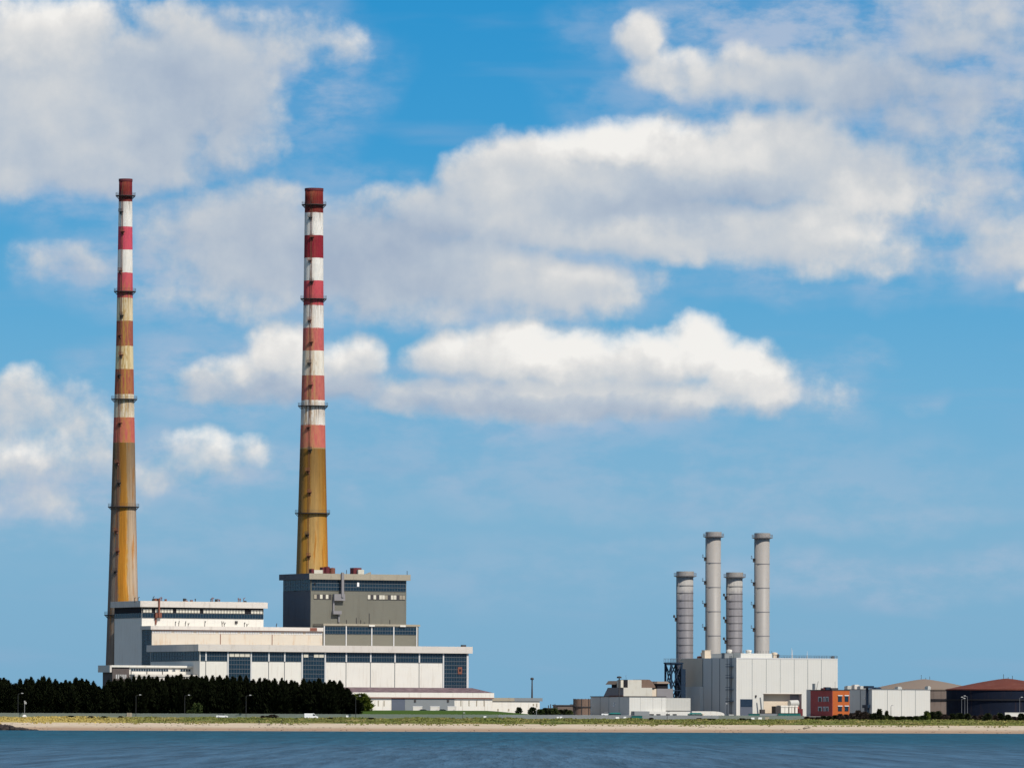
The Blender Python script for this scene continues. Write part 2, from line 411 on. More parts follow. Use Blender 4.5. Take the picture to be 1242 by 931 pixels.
    B = t.math('MULTIPLY_ADD', t.noise(p, 1.5, 5, 0.52, dim='2D'), 0.30, t.math('SUBTRACT', B, 0.11))
    cc = t.ramp(B, [(0.0, sl(164, 179, 199)), (0.32, sl(186, 196, 208)), (0.60, sl(208, 211, 214)), (0.85, sl(231, 229, 226)), (1.0, sl(246, 243, 238))])
    cc = t.vmath('SCALE', cc, scale=k)
    low = t.mix(t.math('MULTIPLY', alpha, 0.96), cl, cc)
    # scattered cloud on the rest of the sky dome
    g2 = t.vmath('MULTIPLY', d, (2.2, 2.2, 5.0))
    base = t.mix(t.smooth(V, 9.4, 26.0), cl, sky.outputs[0])
    sc = t.math('MULTIPLY', t.smooth(t.noise(g2, 1.6, 6, 0.58), 0.5, 0.68), 0.75)
    hi = t.mix(sc, base, (5.6, 5.8, 6.0, 1))
    az_m = t.smooth(t.math('ABSOLUTE', U), 8.0, 16.0)
    el_m = t.smooth(V, 9.4, 20.0)
    fin = t.mix(t.math('MAXIMUM', az_m, el_m), low, hi)
    t.put(bg.inputs[0], fin)
    w.cycles.sampling_method = 'NONE'
build_world()

# ------------------------------------------------------------------ ground, beach, sea
GZ = 6.0
def hash2(i, j): return random.Random(i * 7919 + j * 104729).random()
def vnoise(x, y):
    i, j = math.floor(x), math.floor(y); a, b = x - i, y - j
    a = a * a * (3 - 2 * a); b = b * b * (3 - 2 * b)
    return (hash2(i, j) * (1 - a) + hash2(i + 1, j) * a) * (1 - b) + (hash2(i, j + 1) * (1 - a) + hash2(i + 1, j + 1) * a) * b

PROF = [(2150, -5), (2330, -0.75), (2350, 0.0), (2364, 0.75), (2380, 1.75), (2392, 2.55), (2400, 3.25), (2408, 3.7), (2418, 4.15), (2427, 4.5),
        (2434, 4.7), (2448, 5.2), (2462, 5.8), (2474, 6.0), (2490, 6.0), (2600, 6.0), (3200, 6.0), (6000, 5), (25000, 0)]
def gz(x, y):
    for (a, za), (b, zb) in zip(PROF, PROF[1:]):
        if a <= y <= b:
            z = za + (zb - za) * (y - a) / (b - a); break
    else: z = 0
    if 2394 < y < 2432:
        k = min(1, (y - 2394) / 8, (2432 - y) / 6)
        z += k * (vnoise(x / 9.0, y / 7.0) - 0.5) * 0.8 + k * (vnoise(x / 3.1, y / 3.0) - 0.5) * 0.4
    if 2340 < y < 2394:
        z += (vnoise(x / 40.0, y / 12.0) - 0.5) * 0.22 + (vnoise(x / 9.0 + 7, y / 6.0) - 0.5) * 0.14
    if 2448 < y < 2486:                      # grass bank in front of the low white annex
        bx = max(0, min(1, (x + 82) / 14, (12 - x) / 20))
        z += 1.75 * bx * math.sin(PI * (y - 2448) / 38)
    return z
xs = [-9000, -3000, -1200, -600, -400] + [-300 + 3 * i for i in range(201)] + [400, 600, 1200, 3000, 9000]

def sheet(name, ys, m, kind='structure'):
    b = MB()
    for y in ys:
        for x in xs: b.v.append((x, y, gz(x, y)))
    n = len(xs)
    for j in range(len(ys) - 1):
        for i in range(n - 1):
            b.f.append((j * n + i, j * n + i + 1, (j + 1) * n + i + 1, (j + 1) * n + i)); b.m.append(0)
    return tag(b.build(name, m, smooth=True), kind=kind)

# sand: pale and dry above, pinkish and wet below
m, t, b = new_mat('beach_sand')
P = t.add('ShaderNodeTexCoord').outputs['Object']
x, y, z = t.sep(P)
wet = t.smooth(t.math('ADD', z, t.math('MULTIPLY_ADD', t.noise(P, 0.06, 4, 0.6), 0.7, -0.35)), 0.5, 1.7)
c = t.mix(wet, sl(182, 154, 128, .72), sl(216, 198, 172, .72))
n = t.noise(t.vmath('MULTIPLY', P, (0.25, 0.6, 1)), 0.6, 6, 0.7)
kk = t.math('MULTIPLY_ADD', n, 0.7, 0.65)
c = t.mix(1.0, c, t.comb(kk, kk, kk), 'MULTIPLY')
wrack = t.math('MULTIPLY', t.smooth(t.noise(t.vmath('MULTIPLY', P, (0.12, 1.2, 1)), 1.0, 5, 0.7), 0.62, 0.72), 0.35)
c = t.mix(wrack, c, sl(118, 92, 72, .6))
t.put(b.inputs['Base Color'], c); b.inputs['Roughness'].default_value = 0.9; b.inputs['Specular IOR Level'].default_value = 0.15
M['sand'] = m
sheet('beach', [2150, 2250, 2330, 2340, 2350, 2356, 2362, 2368, 2374, 2380, 2386, 2390, 2394], M['sand'])

def grass_nodes(t, P):
    x, y, z = t.sep(P)
    n = t.noise(t.vmath('MULTIPLY', P, (1, 1, 0)), 0.085, 5, 0.7)
    c = t.ramp(n, [(0.25, (0.05, 0.065, 0.018)), (0.38, (0.085, 0.11, 0.028)), (0.47, (0.17, 0.175, 0.05)), (0.53, (0.11, 0.12, 0.034)), (0.60, (0.27, 0.225, 0.085)), (0.68, (0.14, 0.145, 0.045)), (0.78, (0.10, 0.062, 0.034))])
    # straw-coloured marram at the western end
    left = t.math('SUBTRACT', 1.0, t.smooth(t.math('ADD', x, t.math('MULTIPLY_ADD', t.noise(P, 0.05, 3, 0.6), 60, -30)), -168, -116))
    c = t.mix(t.math('MULTIPLY', left, 0.85), c, (0.42, 0.32, 0.10, 1))
    return c
m, t, b = new_mat('dune_turf')
P = t.add('ShaderNodeTexCoord').outputs['Object']
c = grass_nodes(t, P)
n2 = t.noise(P, 0.5, 5, 0.7); kk = t.math('MULTIPLY_ADD', n2, 0.9, 0.5)
c = t.mix(1.0, c, t.comb(kk, kk, kk), 'MULTIPLY')
x, y, z = t.sep(P)
lawn = t.math('MULTIPLY', t.math('MULTIPLY', t.smooth(y, 2434, 2440), t.math('SUBTRACT', 1.0, t.smooth(y, 2478, 2486))), t.math('SUBTRACT', 1.0, t.smooth(x, 8, 14)))
yard = t.math('MULTIPLY', t.smooth(y, 2433, 2436), t.math('MULTIPLY_ADD', n2, 0.6, 0.7))
c = t.mix(t.smooth(y, 2433, 2436), c, (0.17, 0.155, 0.135, 1))
c = t.mix(lawn, c, (0.045, 0.085, 0.014, 1))
t.put(b.inputs['Base Color'], c); b.inputs['Roughness'].default_value = 0.95; b.inputs['Specular IOR Level'].default_value = 0.1
M['turf'] = m
sheet('ground', [2394, 2397, 2400, 2403, 2406, 2409, 2412, 2415, 2418, 2421, 2424, 2427, 2430, 2434, 2440, 2448, 2455, 2460, 2465, 2470, 2475, 2480, 2486, 2500, 2600, 3200, 6000, 25000], M['turf'])

# dune grass: uncountable blades
m, t, b = new_mat('dune_grass_blades')
P = t.add('ShaderNodeTexCoord').outputs['Object']
c = grass_nodes(t, P)
g = t.add('ShaderNodeNewGeometry').outputs['Random Per Island']
kk = t.math('MULTIPLY_ADD', g, 1.3, 0.5)
c = t.mix(1.0, c, t.comb(kk, kk, kk), 'MULTIPLY')
t.put(b.inputs['Base Color'], c); b.inputs['Roughness'].default_value = 0.9; b.inputs['Specular IOR Level'].default_value = 0.1
M['blades'] = m
rg = random.Random(3)
b = MB()
for k in range(15000):
    X = rg.uniform(-195, 200); Y = 2394 + 35 * rg.random() ** 0.8
    if vnoise(X / 6.0 + 50, Y / 5.0) < 0.28 and Y > 2400: continue
    if Y < 2396.5 and vnoise(X / 5.0, 3.3) < 0.5: continue
    zz = gz(X, Y) - 0.05
    h = rg.uniform(0.22, 0.55) * (1.25 if X < -110 else 1)
    for q in range(3):
        a = rg.uniform(0, PI); w = rg.uniform(0.18, 0.4)
        dx, dy = math.cos(a) * w, math.sin(a) * w
        lx, ly = rg.uniform(-.25, .25), rg.uniform(-.25, .25)
        b.face([(X - dx, Y - dy, zz), (X + dx, Y + dy, zz), (X + lx + dx * .3, Y + ly, zz + h), (X + lx - dx * .3, Y + ly, zz + h * .9)])
for k in range(2600):                    # runners spilling down on to the sand
    X = rg.uniform(-195, 200); Y = 2395 - 9 * rg.random() ** 2.2
    if vnoise(X / 7.0 + 9, Y / 6.0 + 4) < 0.50: continue
    zz = gz(X, Y) - 0.05; h = rg.uniform(0.2, 0.5)
    for q in range(3):
        a = rg.uniform(0, PI); w = rg.uniform(0.18, 0.4); dx, dy = math.cos(a) * w, math.sin(a) * w
        lx, ly = rg.uniform(-.25, .25), rg.uniform(-.25, .25)
        b.face([(X - dx, Y - dy, zz), (X + dx, Y + dy, zz), (X + lx + dx * .3, Y + ly, zz + h), (X + lx - dx * .3, Y + ly, zz + h * .9)])
tag(b.build('dune_grass', M['blades']), label='tufted green and straw coloured dune grass above the beach', cat='grass', kind='stuff')

# dried seaweed along the strand
b = MB()
for k in range(420):
    X = rg.uniform(-195, 200); Y = rg.choice([2357, 2370, 2383]) + 2.2 * math.sin(X / 17) + rg.gauss(0, 1.6)
    if vnoise(X / 8.0 + 3, Y / 9.0) < 0.5: continue
    zz = gz(X, Y) - .03; w = rg.uniform(.15, .55)
    pts = [(X + w * rg.uniform(.7, 1.4) * math.cos(q * PI / 3), Y + w * .7 * math.sin(q * PI / 3)) for q in range(6)]
    b.hexa([(*p_, zz) for p_ in pts], [(X + (p_[0] - X) * .5, Y + (p_[1] - Y) * .5, zz + rg.uniform(.06, .16)) for p_ in pts])
M['weed'] = mat('dried_seaweed', (0.06, 0.045, 0.032), 0.95, 0.3, 0.5)
tag(b.build('seaweed', M['weed']), label='scattered dark dried seaweed along the sandy strand', cat='seaweed', kind='stuff')

# sea
m, t, b = new_mat('sea_water')
P = t.add('ShaderNodeTexCoord').outputs['Object']
x, y, z = t.sep(P)
w1 = t.noise(t.vmath('MULTIPLY', P, (0.55, 0.020, 0)), 1.0, 4, 0.6)
w2 = t.noise(t.vmath('MULTIPLY', P, (0.30, 0.0065, 0)), 1.0, 4, 0.6)
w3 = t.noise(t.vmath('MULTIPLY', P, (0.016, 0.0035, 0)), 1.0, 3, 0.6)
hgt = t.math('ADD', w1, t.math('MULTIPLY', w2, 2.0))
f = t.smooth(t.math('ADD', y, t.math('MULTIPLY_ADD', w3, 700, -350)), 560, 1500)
sea_col = t.mix(f, (0.045, 0.096, 0.148, 1), (0.008, 0.066, 0.102, 1))  # paler towards the camera: stronger sky reflection put into the base colour
kk = t.math('MULTIPLY_ADD', t.smooth(t.math('ADD', t.math('MULTIPLY', w2, .5), t.math('MULTIPLY', w1, .5)), 0.33, 0.67), 0.80, 0.60)
sea_col = t.mix(1.0, sea_col, t.comb(kk, kk, kk), 'MULTIPLY')
t.put(b.inputs['Base Color'], sea_col)
b.inputs['Roughness'].default_value = 0.5; b.inputs['IOR'].default_value = 1.33; b.inputs['Specular IOR Level'].default_value = 0.12
bp = t.add('ShaderNodeBump', None, {'Strength': 0.8, 'Distance': 1.0, 'Height': hgt})
t.l.new(bp.outputs[0], b.inputs['Normal'])
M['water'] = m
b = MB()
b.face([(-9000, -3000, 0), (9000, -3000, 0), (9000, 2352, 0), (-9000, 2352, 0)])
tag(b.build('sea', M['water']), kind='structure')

# ------------------------------------------------------------------ building kit
ROT = rad(28)
def parapet(parent, m, x0, x1, y0, y1, z0, z1, o, th=0.4):
    """overhanging upstand running round a flat roof"""
    b = MB()
    b.box(x0 - o, x1 + o, y0 - o, y0 - o + th, z0, z1)
    b.box(x0 - o, x1 + o, y1 + o - th, y1 + o, z0, z1)
    b.box(x0 - o, x0 - o + th, y0 - o + th, y1 + o - th, z0, z1)
    b.box(x1 + o - th, x1 + o, y0 - o + th, y1 + o - th, z0, z1)
    b.box(x0 - o + th, x1 + o - th, y0 - o + th, y1 + o - th, z0 + .15, z0 + .5)
    return b.build('parapet', m, parent)

def glaze_front(parent, x0, x1, z0, z1, rows, cols, y=0.0, bar=0.22, name='glazing'):
    p = 0.10
    g = MB().box(x0, x1, y - p, y - 0.004, z0, z1).build(name, M['glass'], parent)
    b = MB()
    for i in range(rows + 1):
        zz = z0 + (z1 - z0) * i / rows
        b.box(x0, x1, y - p - .10, y - p - .003, max(z0, zz - bar / 2), min(z1, zz + bar / 2))
    for i in range(cols + 1):
        xx = x0 + (x1 - x0) * i / cols
        b.box(max(x0, xx - .05), min(x1, xx + .05), y - p - .06, y - p - .006, z0, z1)
    b.build('glazing_bars', M['frame'], g)
    return g

def glaze_side(parent, y0, y1, z0, z1, rows, cols, x=0.0, bar=0.12, name='glazing'):
    p = 0.10
    g = MB().box(x - p, x - 0.004, y0, y1, z0, z1).build(name, M['glass'], parent)
    b = MB()
    for i in range(rows + 1):
        zz = z0 + (z1 - z0) * i / rows
        b.box(x - p - .10, x - p - .003, y0, y1, max(z0, zz - bar / 2), min(z1, zz + bar / 2))
    for i in range(cols + 1):
        yy = y0 + (y1 - y0) * i / cols
        b.box(x - p - .06, x - p - .006, max(y0, yy - .05), min(y1, yy + .05), z0, z1)
    b.build('glazing_bars', M['frame'], g)
    return g

def vent(parent, x, y, z, kind, rg):
    b = MB()
    if kind == 0:      # cowl pipe
        h = rg.uniform(1.2, 2.0)
        b.tube((x, y, z), (x, y, z + h), .16, n=8).tube((x, y, z + h), (x, y, z + h + .4), .34, .2, n=8)
    elif kind == 1:    # box on legs
        w = rg.uniform(.35, .6); h = rg.uniform(1.0, 1.8)
        b.box(x - w, x + w, y - w, y + w, z + .35, z + h).box(x - w * .7, x - w * .4, y - .1, y + .1, z, z + .35).box(x + w * .4, x + w * .7, y - .1, y + .1, z, z + .35)
    else:              # bent pipe
        h = rg.uniform(1.2, 2.2)
        b.tube((x, y, z), (x, y, z + h), .13, n=8).tube((x, y, z + h), (x + .6, y, z + h + .25), .13, n=8)
    return b.build('roof_vent', M['rust'] if rg.random() < .6 else M['lamp_pole'], parent)

# ================================================================== the old power station
FH = corner(241.9, 2500, ROT, GZ)
W_H = FH.S(568.3, 830)
D_H = FH.side(182.5, 800)[0]

# ---- turbine hall
def turbine_hall():
    F = FH
    r = thing_f('turbine_hall', 'long white turbine hall with tall dark glazed bays and a flat parapet', 'building', F)
    zt = F.Z(240.6, 780.8, -1.2); zp = F.Z(240.6, 789.1, -1.2); zg = F.Z(242, 801)
    MB().box(0, W_H, 0, D_H, -1, zp + .1).build('wall', M['white'], r)
    parapet(r, M['parapet'], 0, W_H, 0, D_H, zp, zt, 1.15)
    us = [242.3, 249.5, 276.2, 304.3, 325.8, 345.0, 366.2, 394.1, 419.7, 449.3, 478.8, 508.3, 537.5, 566.8]
    xs_ = [F.S(u, 800) for u in us]; xs_[0] = 0.02
    tall = {2, 6, 12}
    for i, (a, c) in enumerate(zip(xs_, xs_[1:])):
        nc = max(2, round((c - a) / 1.15))
        if i in tall:
            glaze_front(r, a + .3, c - .3, 0.5, zp, 15 if i == 12 else 14, nc)
            if i != 12:
                k = 4
                for q in range(k):
                    if i == 6 and q == 1: continue
                    w = (c - a - 1.0) / k
                    MB().box(a + .5 + w * q + .12, a + .5 + w * (q + 1) - .12, -.26, -.23, zp - 2.0, zp - 0.65).build('white_pane', M['whitepane'], r)
        else:
            glaze_front(r, a + .3, c - .3, zg, zp, 2, nc)
            if i > 0:
                pass
    for i, xx in enumerate(xs_[1:], 1):
        w = .28 if i != len(xs_) - 1 else .4
        full = (i in tall) or (i - 1 in tall)
        MB().box(xx - w, xx + w, -.30, -.002, zg if not full else 0, zp - .02).build('mullion', M['mullion'], r)
        if not full:
            MB().box(xx - .10, xx + .10, -.12, -.002, 0, zg - .01).build('panel_joint', M['frame'], r)
    # west end: glazed band, grey wall beneath
    glaze_side(r, .6, D_H - .6, F.side(240, 801)[1], zp, 2, 18)
    # corrosion patch on the last glazed bay
    cx = F.S(557.5, 812)
    MB().box(cx - .9, cx + .9, -.30, -.262, F.Z(557, 817), F.Z(557, 808.5)).box(cx - .4, cx + .4, -.33, -.302, F.Z(557, 814), F.Z(557, 811), 1).build('vent_louvre', [M['rust'], M['dark']], r)
    b = MB().box(W_H - 3.0, W_H - 1.4, -0.6, .8, zt - .6, zt + .7); b.build('roof_box', M['steel'], r)
    return r, zt, zp
hall, H_zt, H_zp = turbine_hall()

# ---- middle block (cream)
F2 = FH.sub(FH.S(184.2, 770, D_H), D_H + .01)
W_2 = F2.S(391.0, 775)
D_2 = F2.side(172.4, 790)[0]
def middle_block():
    F = F2
    r = thing_f('bunker_block', 'cream rust-streaked upper block with a glazed west end, directly above the turbine hall', 'building', F)
    zt = F.Z(184, 758.5, -.9); zp = F.Z(184, 763.0, -.9); zw = F.Z(184, 767.8)
    MB().box(0, W_2, 0, D_2, -1, zp + .1).build('wall', M['cream'], r)
    parapet(r, M['parapet'], 0, W_2 - .9, 0, D_2 - .9, zp, zt, .9)
    glaze_side(r, .3, D_2 - .1, H_zt - 16, zp - .1, 11, 7, 0)
    n = 70
    for i in range(n):
        if i % 9 == 8: continue
        MB().box(W_2 * i / n + .1, W_2 * (i + 1) / n - .15, -.09, -.003, zw + .1, zp - .35).build('clerestory_pane', M['mullion'], r)
    MB().box(0.2, W_2 - .2, -.35, -.1, zp - .3, zp - .02).build('gutter', M['rust'], r)
    for u in (267.3, 330):
        xx = F.S(u, 772); MB().box(xx - .12, xx + .12, -.14, -.004, H_zt - 3, zw).build('downpipe', M['rust'], r)
    rg = random.Random(5)
    for u in (215, 219, 227, 231, 251, 272.5, 275, 299, 302.5, 337.5):
        b = MB(); xx = F.S(u, 756); h = rg.uniform(1.2, 2.2)
        b.tube((xx, 2.0, zt - .8), (xx + rg.uniform(-.4, .4), 2.0, zt + h), .13, n=6)
        b.tube((xx, 2.0, zt + h * .5), (xx + .5, 2.0, zt + h * .95), .10, n=6)
        b.build('vent_pipe', M['steel'], r)
    xx = F.S(379, 762); MB().box(xx - 1.5, xx + 1.5, -.95, -.5, zp + .1, zp + 1.3).build('rusted_box', M['rust'], r)
    return r, zt
mid, M_zt = middle_block()

# ---- upper left block
F1 = FH.sub(0, D_H + D_2 + .02)
F1 = F1.sub(F1.S(172.0, 750), 0)
W_1 = F1.S(319.6, 750)
D_1 = F1.side(138.8, 770)[0]
def upper_block():
    F = F1
    r = thing_f('switch_block', 'pale upper left block with clerestory strip and rooftop vent pipes, beside the slimmer chimney', 'building', F)
    zt = F.Z(170.8, 728.2, -1.2); zp = F.Z(170.8, 735.6, -1.2); za = F.Z(172, 742.3); zb = F.Z(172, 748.8)
    MB().box(0, W_1, 0, D_1, -1, zp + .1).build('wall', M['white'], r)
    parapet(r, M['parapet'], 0, W_1, 0, D_1, zp, zt, 1.2)
    glaze_front(r, .1, W_1 - .1, zb, za - .25, 1, 44)
    MB().box(.1, W_1 - .1, -.06, -.004, za - .2, zp).build('clerestory_recess', M['dark'], r)
    n = 40
    for i in range(n):
        if i in (3, 10, 19, 34, 35) : continue
        MB().box(.4 + (W_1 - .8) * i / n + .12, .4 + (W_1 - .8) * (i + 1) / n - .14, -.16, -.064, za, zp - .7).build('clerestory_pane', M['whitepane'], r)
    glaze_side(r, .1, D_1 - .1, zb, za - .25, 1, 14)
    MB().box(-.06, -.004, .1, D_1 - .1, za - .2, zp).build('clerestory_recess', M['dark'], r)
    rg = random.Random(11)
    for u in [163.5, 167, 185, 187, 189.5, 191.5, 193, 195, 197, 200.5, 222.8, 224, 226.5, 234, 237.2, 255.5, 256.5, 259.8, 262.5, 265.5, 268.5, 289.5, 291, 292.5, 296, 297.5]:
        xx = F.S(u, 727, 3.0)
        vent(r, xx, 3.0 + rg.uniform(-1, 2), zt - .6, rg.choice([0, 1, 1, 2]), rg)
    # rusted duct bracket down the front
    xx = F.S(191, 742)
    b = MB().box(xx - .28, xx + .28, -1.75, -1.2, F.Z(191, 748), zt + .8).box(xx - 1.3, xx + 1.3, -1.2, -.2, F.Z(191, 748.5), F.Z(191, 743))
    b.box(xx - 1.1, xx - .5, -.4, -.004, F.Z(191, 757), F.Z(191, 748.5))
    b.build('duct', M['rust'], r)
    b = MB().box(W_1 - 12.2, W_1 - 11.2, -.5, -.004, F.Z(305, 756), F.Z(305, 753)); b.build('wall_box', M['steel'], r)
    return r
upper_block()

# ---- brick annex, low on the left
s2a = FH.side(233.2, 812)[0]
F3 = FH.sub(FH.S(136.3, 815, s2a), s2a)
W_3 = -F3.S(136.3, 815) + (FH.O - F3.O).dot(F3.e1) - .02
D_3 = F3.side(124.6, 818)[0]
def brick_annex():
    F = F3
    r = thing_f('brick_annex', 'low dark brick annex with a white window strip, behind the conifer row', 'building', F)
    zt = F.Z(136, 806.2, -.5); zp = F.Z(136, 808.6, -.5)
    xb = F.S(156.8, 815)
    MB().box(0, xb, 0, D_3, -1, zp + .05).build('brick_wall', M['brick'], r)
    MB().box(xb + .003, W_3, .25, D_3, -1, zp + .05).build('wall', M['white'], r)
    b = MB().box(-.5, W_3, -.5, 0, zp, zt).box(-.5, W_3, 0, D_3 + .5, zp + .06, zt - .02)
    b.build('roof_edge', M['white'], r)
    MB().box(-1.3, -.502, -.5, D_3 + 1.5, F.Z(136, 814.8, -.5), zt - .04).build('side_fascia', M['parapet'], r)
    b = MB()
    for i in range(6):
        xx = F.S(141 + 2.3 * i, 820); b.box(xx - .18, xx + .18, -.1, -.004, F.Z(141, 822.5), F.Z(141, 817.5))
    b.build('louvre', M['mullion'], r)
    za, zb2 = F.Z(160, 813.4), F.Z(160, 810.4)
    for (ua, ub) in ((158.5, 204), (209, 212.5), (218.5, 231)):
        xa, xc = F.S(ua, 812, .25), F.S(ub, 812, .25)
        g = MB().box(xa, xc, .15, .245, za, zb2).build('window', M['glass'], r)
        b = MB(); n = max(2, round((xc - xa) / 1.0))
        for i in range(n + 1):
            xx = xa + (xc - xa) * i / n; b.box(xx - .07, xx + .07, .08, .148, za, zb2)
        b.build('window_bars', M['mullion'], g)
    # lower flat roof in front
    xa = F.S(158, 819, -6); xc = F.S(240, 819, -4)
    z1 = F.Z(160, 817.2, -5)
    b = MB().box(xb + .2, W_3 + 4, -5, -.6, -1, z1 - .8).box(xb - .2, W_3 + 4.3, -5.3, -.55, z1 - .8, z1)
    b.build('front_bay', M['parapet'], r)
    for i in range(3):
        xx = F.S(159 + 19 * i, 815, .2); MB().tube((xx, .1, z1), (xx, .1, za), .14, n=6).build('downpipe', M['steel'], r)
    return r
brick_annex()

# ---- grey lower block and the boiler house above it
F4b = FH.sub(FH.S(391.7, 775, D_H), D_H + .01)
W_4b = F4b.S(507.6, 775)
D_4b = D_2
def grey_lower():
    F = F4b
    r = thing_f('grey_lower_block', 'grey block with white mullions at the foot of the boiler house', 'building', F)
    zt = F.Z(450, 756.4, -.4); zp = F.Z(450, 759.0, -.4); zg = F.Z(450, 769)
    MB().box(0, W_4b, 0, D_4b + 22, -1, zp + .05).build('wall', M['grey_clad_b'], r)
    MB().box(-.0, W_4b + .5, -.4, D_4b + 22.4, zp + .06, zt).build('roof_edge', M['parapet_grey'], r)
    us = [393, 419.6, 450.6, 477.3, 505.2]
    xs_ = [F.S(u, 765) for u in us]
    for a, c in zip(xs_, xs_[1:]):
        glaze_front(r, a + .2, c - .2, zg, zp - .3, 2, 8)
    for xx in xs_:
        MB().box(xx - .22, xx + .22, -.3, -.003, H_zt - 3, zp).build('mullion', M['mullion'], r)
    for u in (450, 487.5):
        xx = F.S(u, 758); MB().box(xx - 1.2, xx + 1.2, -.9, -.42, zp - .1, zp + .5).build('white_canopy', M['white'], r)
    return r
grey_lower()

F4 = FH.sub(0, D_H + D_2 + .02)
F4 = F4.sub(F4.S(376.8, 730), 0)
W_4 = F4.S(492.8, 730)
D_4 = F4.side(343.4, 730)[0]
def boiler_house():
    F = F4
    r = thing_f('boiler_house', 'tall grey boiler house with glazed top band, in front of the thicker chimney', 'building', F)
    zt = F.Z(375.4, 694.9, -1.2); zp = F.Z(375.4, 702.0, -1.2); zg = F.Z(377, 715.6)
    MB().box(0, W_4, 0, D_4, -1, zp + .1).build('wall', M['grey_clad'], r)
    parapet(r, M['parapet_grey'], 0, W_4, 0, D_4, zp, zt, 1.2)
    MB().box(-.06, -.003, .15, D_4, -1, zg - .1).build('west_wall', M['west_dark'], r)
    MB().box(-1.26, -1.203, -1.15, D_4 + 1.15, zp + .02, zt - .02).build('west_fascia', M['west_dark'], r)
    glaze_front(r, .3, W_4 - .3, zg, zp, 3, 34)
    glaze_side(r, .3, D_4 - .3, zg, zp, 3, 11)
    for u in (427.6, ):
        xx = F.S(434.0, 708); MB().box(xx - .45, xx + .45, -.30, -.262, F.Z(434, 711), F.Z(434, 706)).build('white_pane', M['sign_white'], r)
    xx = F.S(381.5, 708); MB().box(xx - .35, xx + .35, -.30, -.262, F.Z(381, 709), F.Z(381, 706.5)).build('open_pane', M['dark'], r)
    # two strips of small windows, some whitewashed
    def strip(ua, ub, va, vb, pat):
        xa, xc = F.S(ua, 723), F.S(ub, 723); z0, z1 = F.Z(ua, vb), F.Z(ua, va)
        f = MB().box(xa, xc, -.12, -.004, z0 - .25, z1 + .1).build('window_strip', M['steel'], r)
        n = len(pat); w = (xc - xa) / n
        for i, ch in enumerate(pat):
            if ch == '.': continue
            MB().box(xa + w * i + .08, xa + w * (i + 1) - .08, -.2, -.122, z0, z1).build('window_pane', {'W': M['whitepane'], 'g': M['parapet_grey'], 'b': M['parapet_grey']}[ch], f)
    strip(380.5, 401.8, 720.6, 725.6, 'b.W.W.')
    strip(445.6, 491.2, 721.2, 726.2, 'W.W.WWb.WW.bb')
    # external duct and platforms
    b = MB()
    xa = F.S(413.2, 700); xb2 = F.S(405, 740); 
    b.box(xa - .5, xa + .5, -2.0, -1.25, F.Z(413, 724), zt + .5)
    b.box(xb2 - .6, xa + 1.2, -1.6, -.05, F.Z(405, 728), F.Z(405, 720))
    b.box(xb2 - .7, xb2 - .1, -.7, -.05, F.Z(405, 741), F.Z(405, 728))
    b.box(xb2 - 1.0, xb2 + 2.6, -1.6, -.05, F.Z(405, 744.5), F.Z(405, 740.5))
    b.box(xb2 + 1.6, xb2 + 2.2, -.7, -.05, F.Z(405, 754), F.Z(405, 744.5))
    b.build('duct', M['duct_grey'], r)
    # roof plant
    for (ua, ub, vv, mm, nm) in ((376.6, 379.5, 689.5, 'maroon', 'roof_box'), (379.6, 390.5, 690.8, 'whitepane', 'roof_cabin'), (389.8, 392.2, 687.5, 'maroon', 'roof_box'), (393.2, 399.6, 687.2, 'maroon', 'roof_tank'), (399.8, 406.2, 688.6, 'rust', 'roof_tank')):
        xa, xc = F.S(ua, 692, 3), F.S(ub, 692, 3); z1 = F.Z(ua, vv, 3)
        if nm == 'roof_tank': MB().lathe([(.01, zt - 1), ((xc - xa) / 2, zt - 1), ((xc - xa) / 2, z1), (.01, z1 + .2)], 20, (xa + xc) / 2, 3).build(nm, M[mm], r)
        else: MB().box(xa, xc, 2, 4.4, zt - 1, z1).build(nm, M[mm], r)
    xa, xc = F.S(428.8, 690, 3), F.S(438.5, 690, 3)
    MB().box(xa, xc, 3, 6, zt - 1, F.Z(430, 688.2, 3)).build('roof_box', M['maroon'], r)
    xa, xc = F.S(434, 692, 2), F.S(441, 692, 2)
    MB().box(xa, xc, 1.6, 2.9, zt - 1, F.Z(434, 690.5, 2)).build('roof_cabin', M['whitepane'], r)
    xa, xc = F.S(441, 692, 2), F.S(449.5, 692, 2)
    MB().hexa([(xa, 1.6, zt - .6), (xc, 1.6, zt - .6), (xc, 2.6, zt - .6), (xa, 2.6, zt - .6)], [(xa, 1.6, zt - .2), (xc, 1.6, zt + .9), (xc, 2.6, zt + .9), (xa, 2.6, zt - .2)]).build('roof_duct', M['parapet_grey'], r)
    for u in (420.3, 493.8): 
        xx = F.S(u, 693, 2); MB().tube((xx, 2, zt - 1), (xx, 2, zt + 1.6), .12, n=6).build('roof_mast', M['steel'], r)
    for (u, h) in ((420.3, 1.6), (432.3, 2.4), (437.5, 1.6), (447.8, 4.2), (472.8, 1.8)):
        xx = F.S(u, 752, -3); zz = F4b.Z(450, 756.4, -.4)
        MB().tube((xx, -3, zz - .1), (xx, -3, zz + h), .16, n=6).build('vent_pipe', M['steel'], r)
    return r
boiler_house()

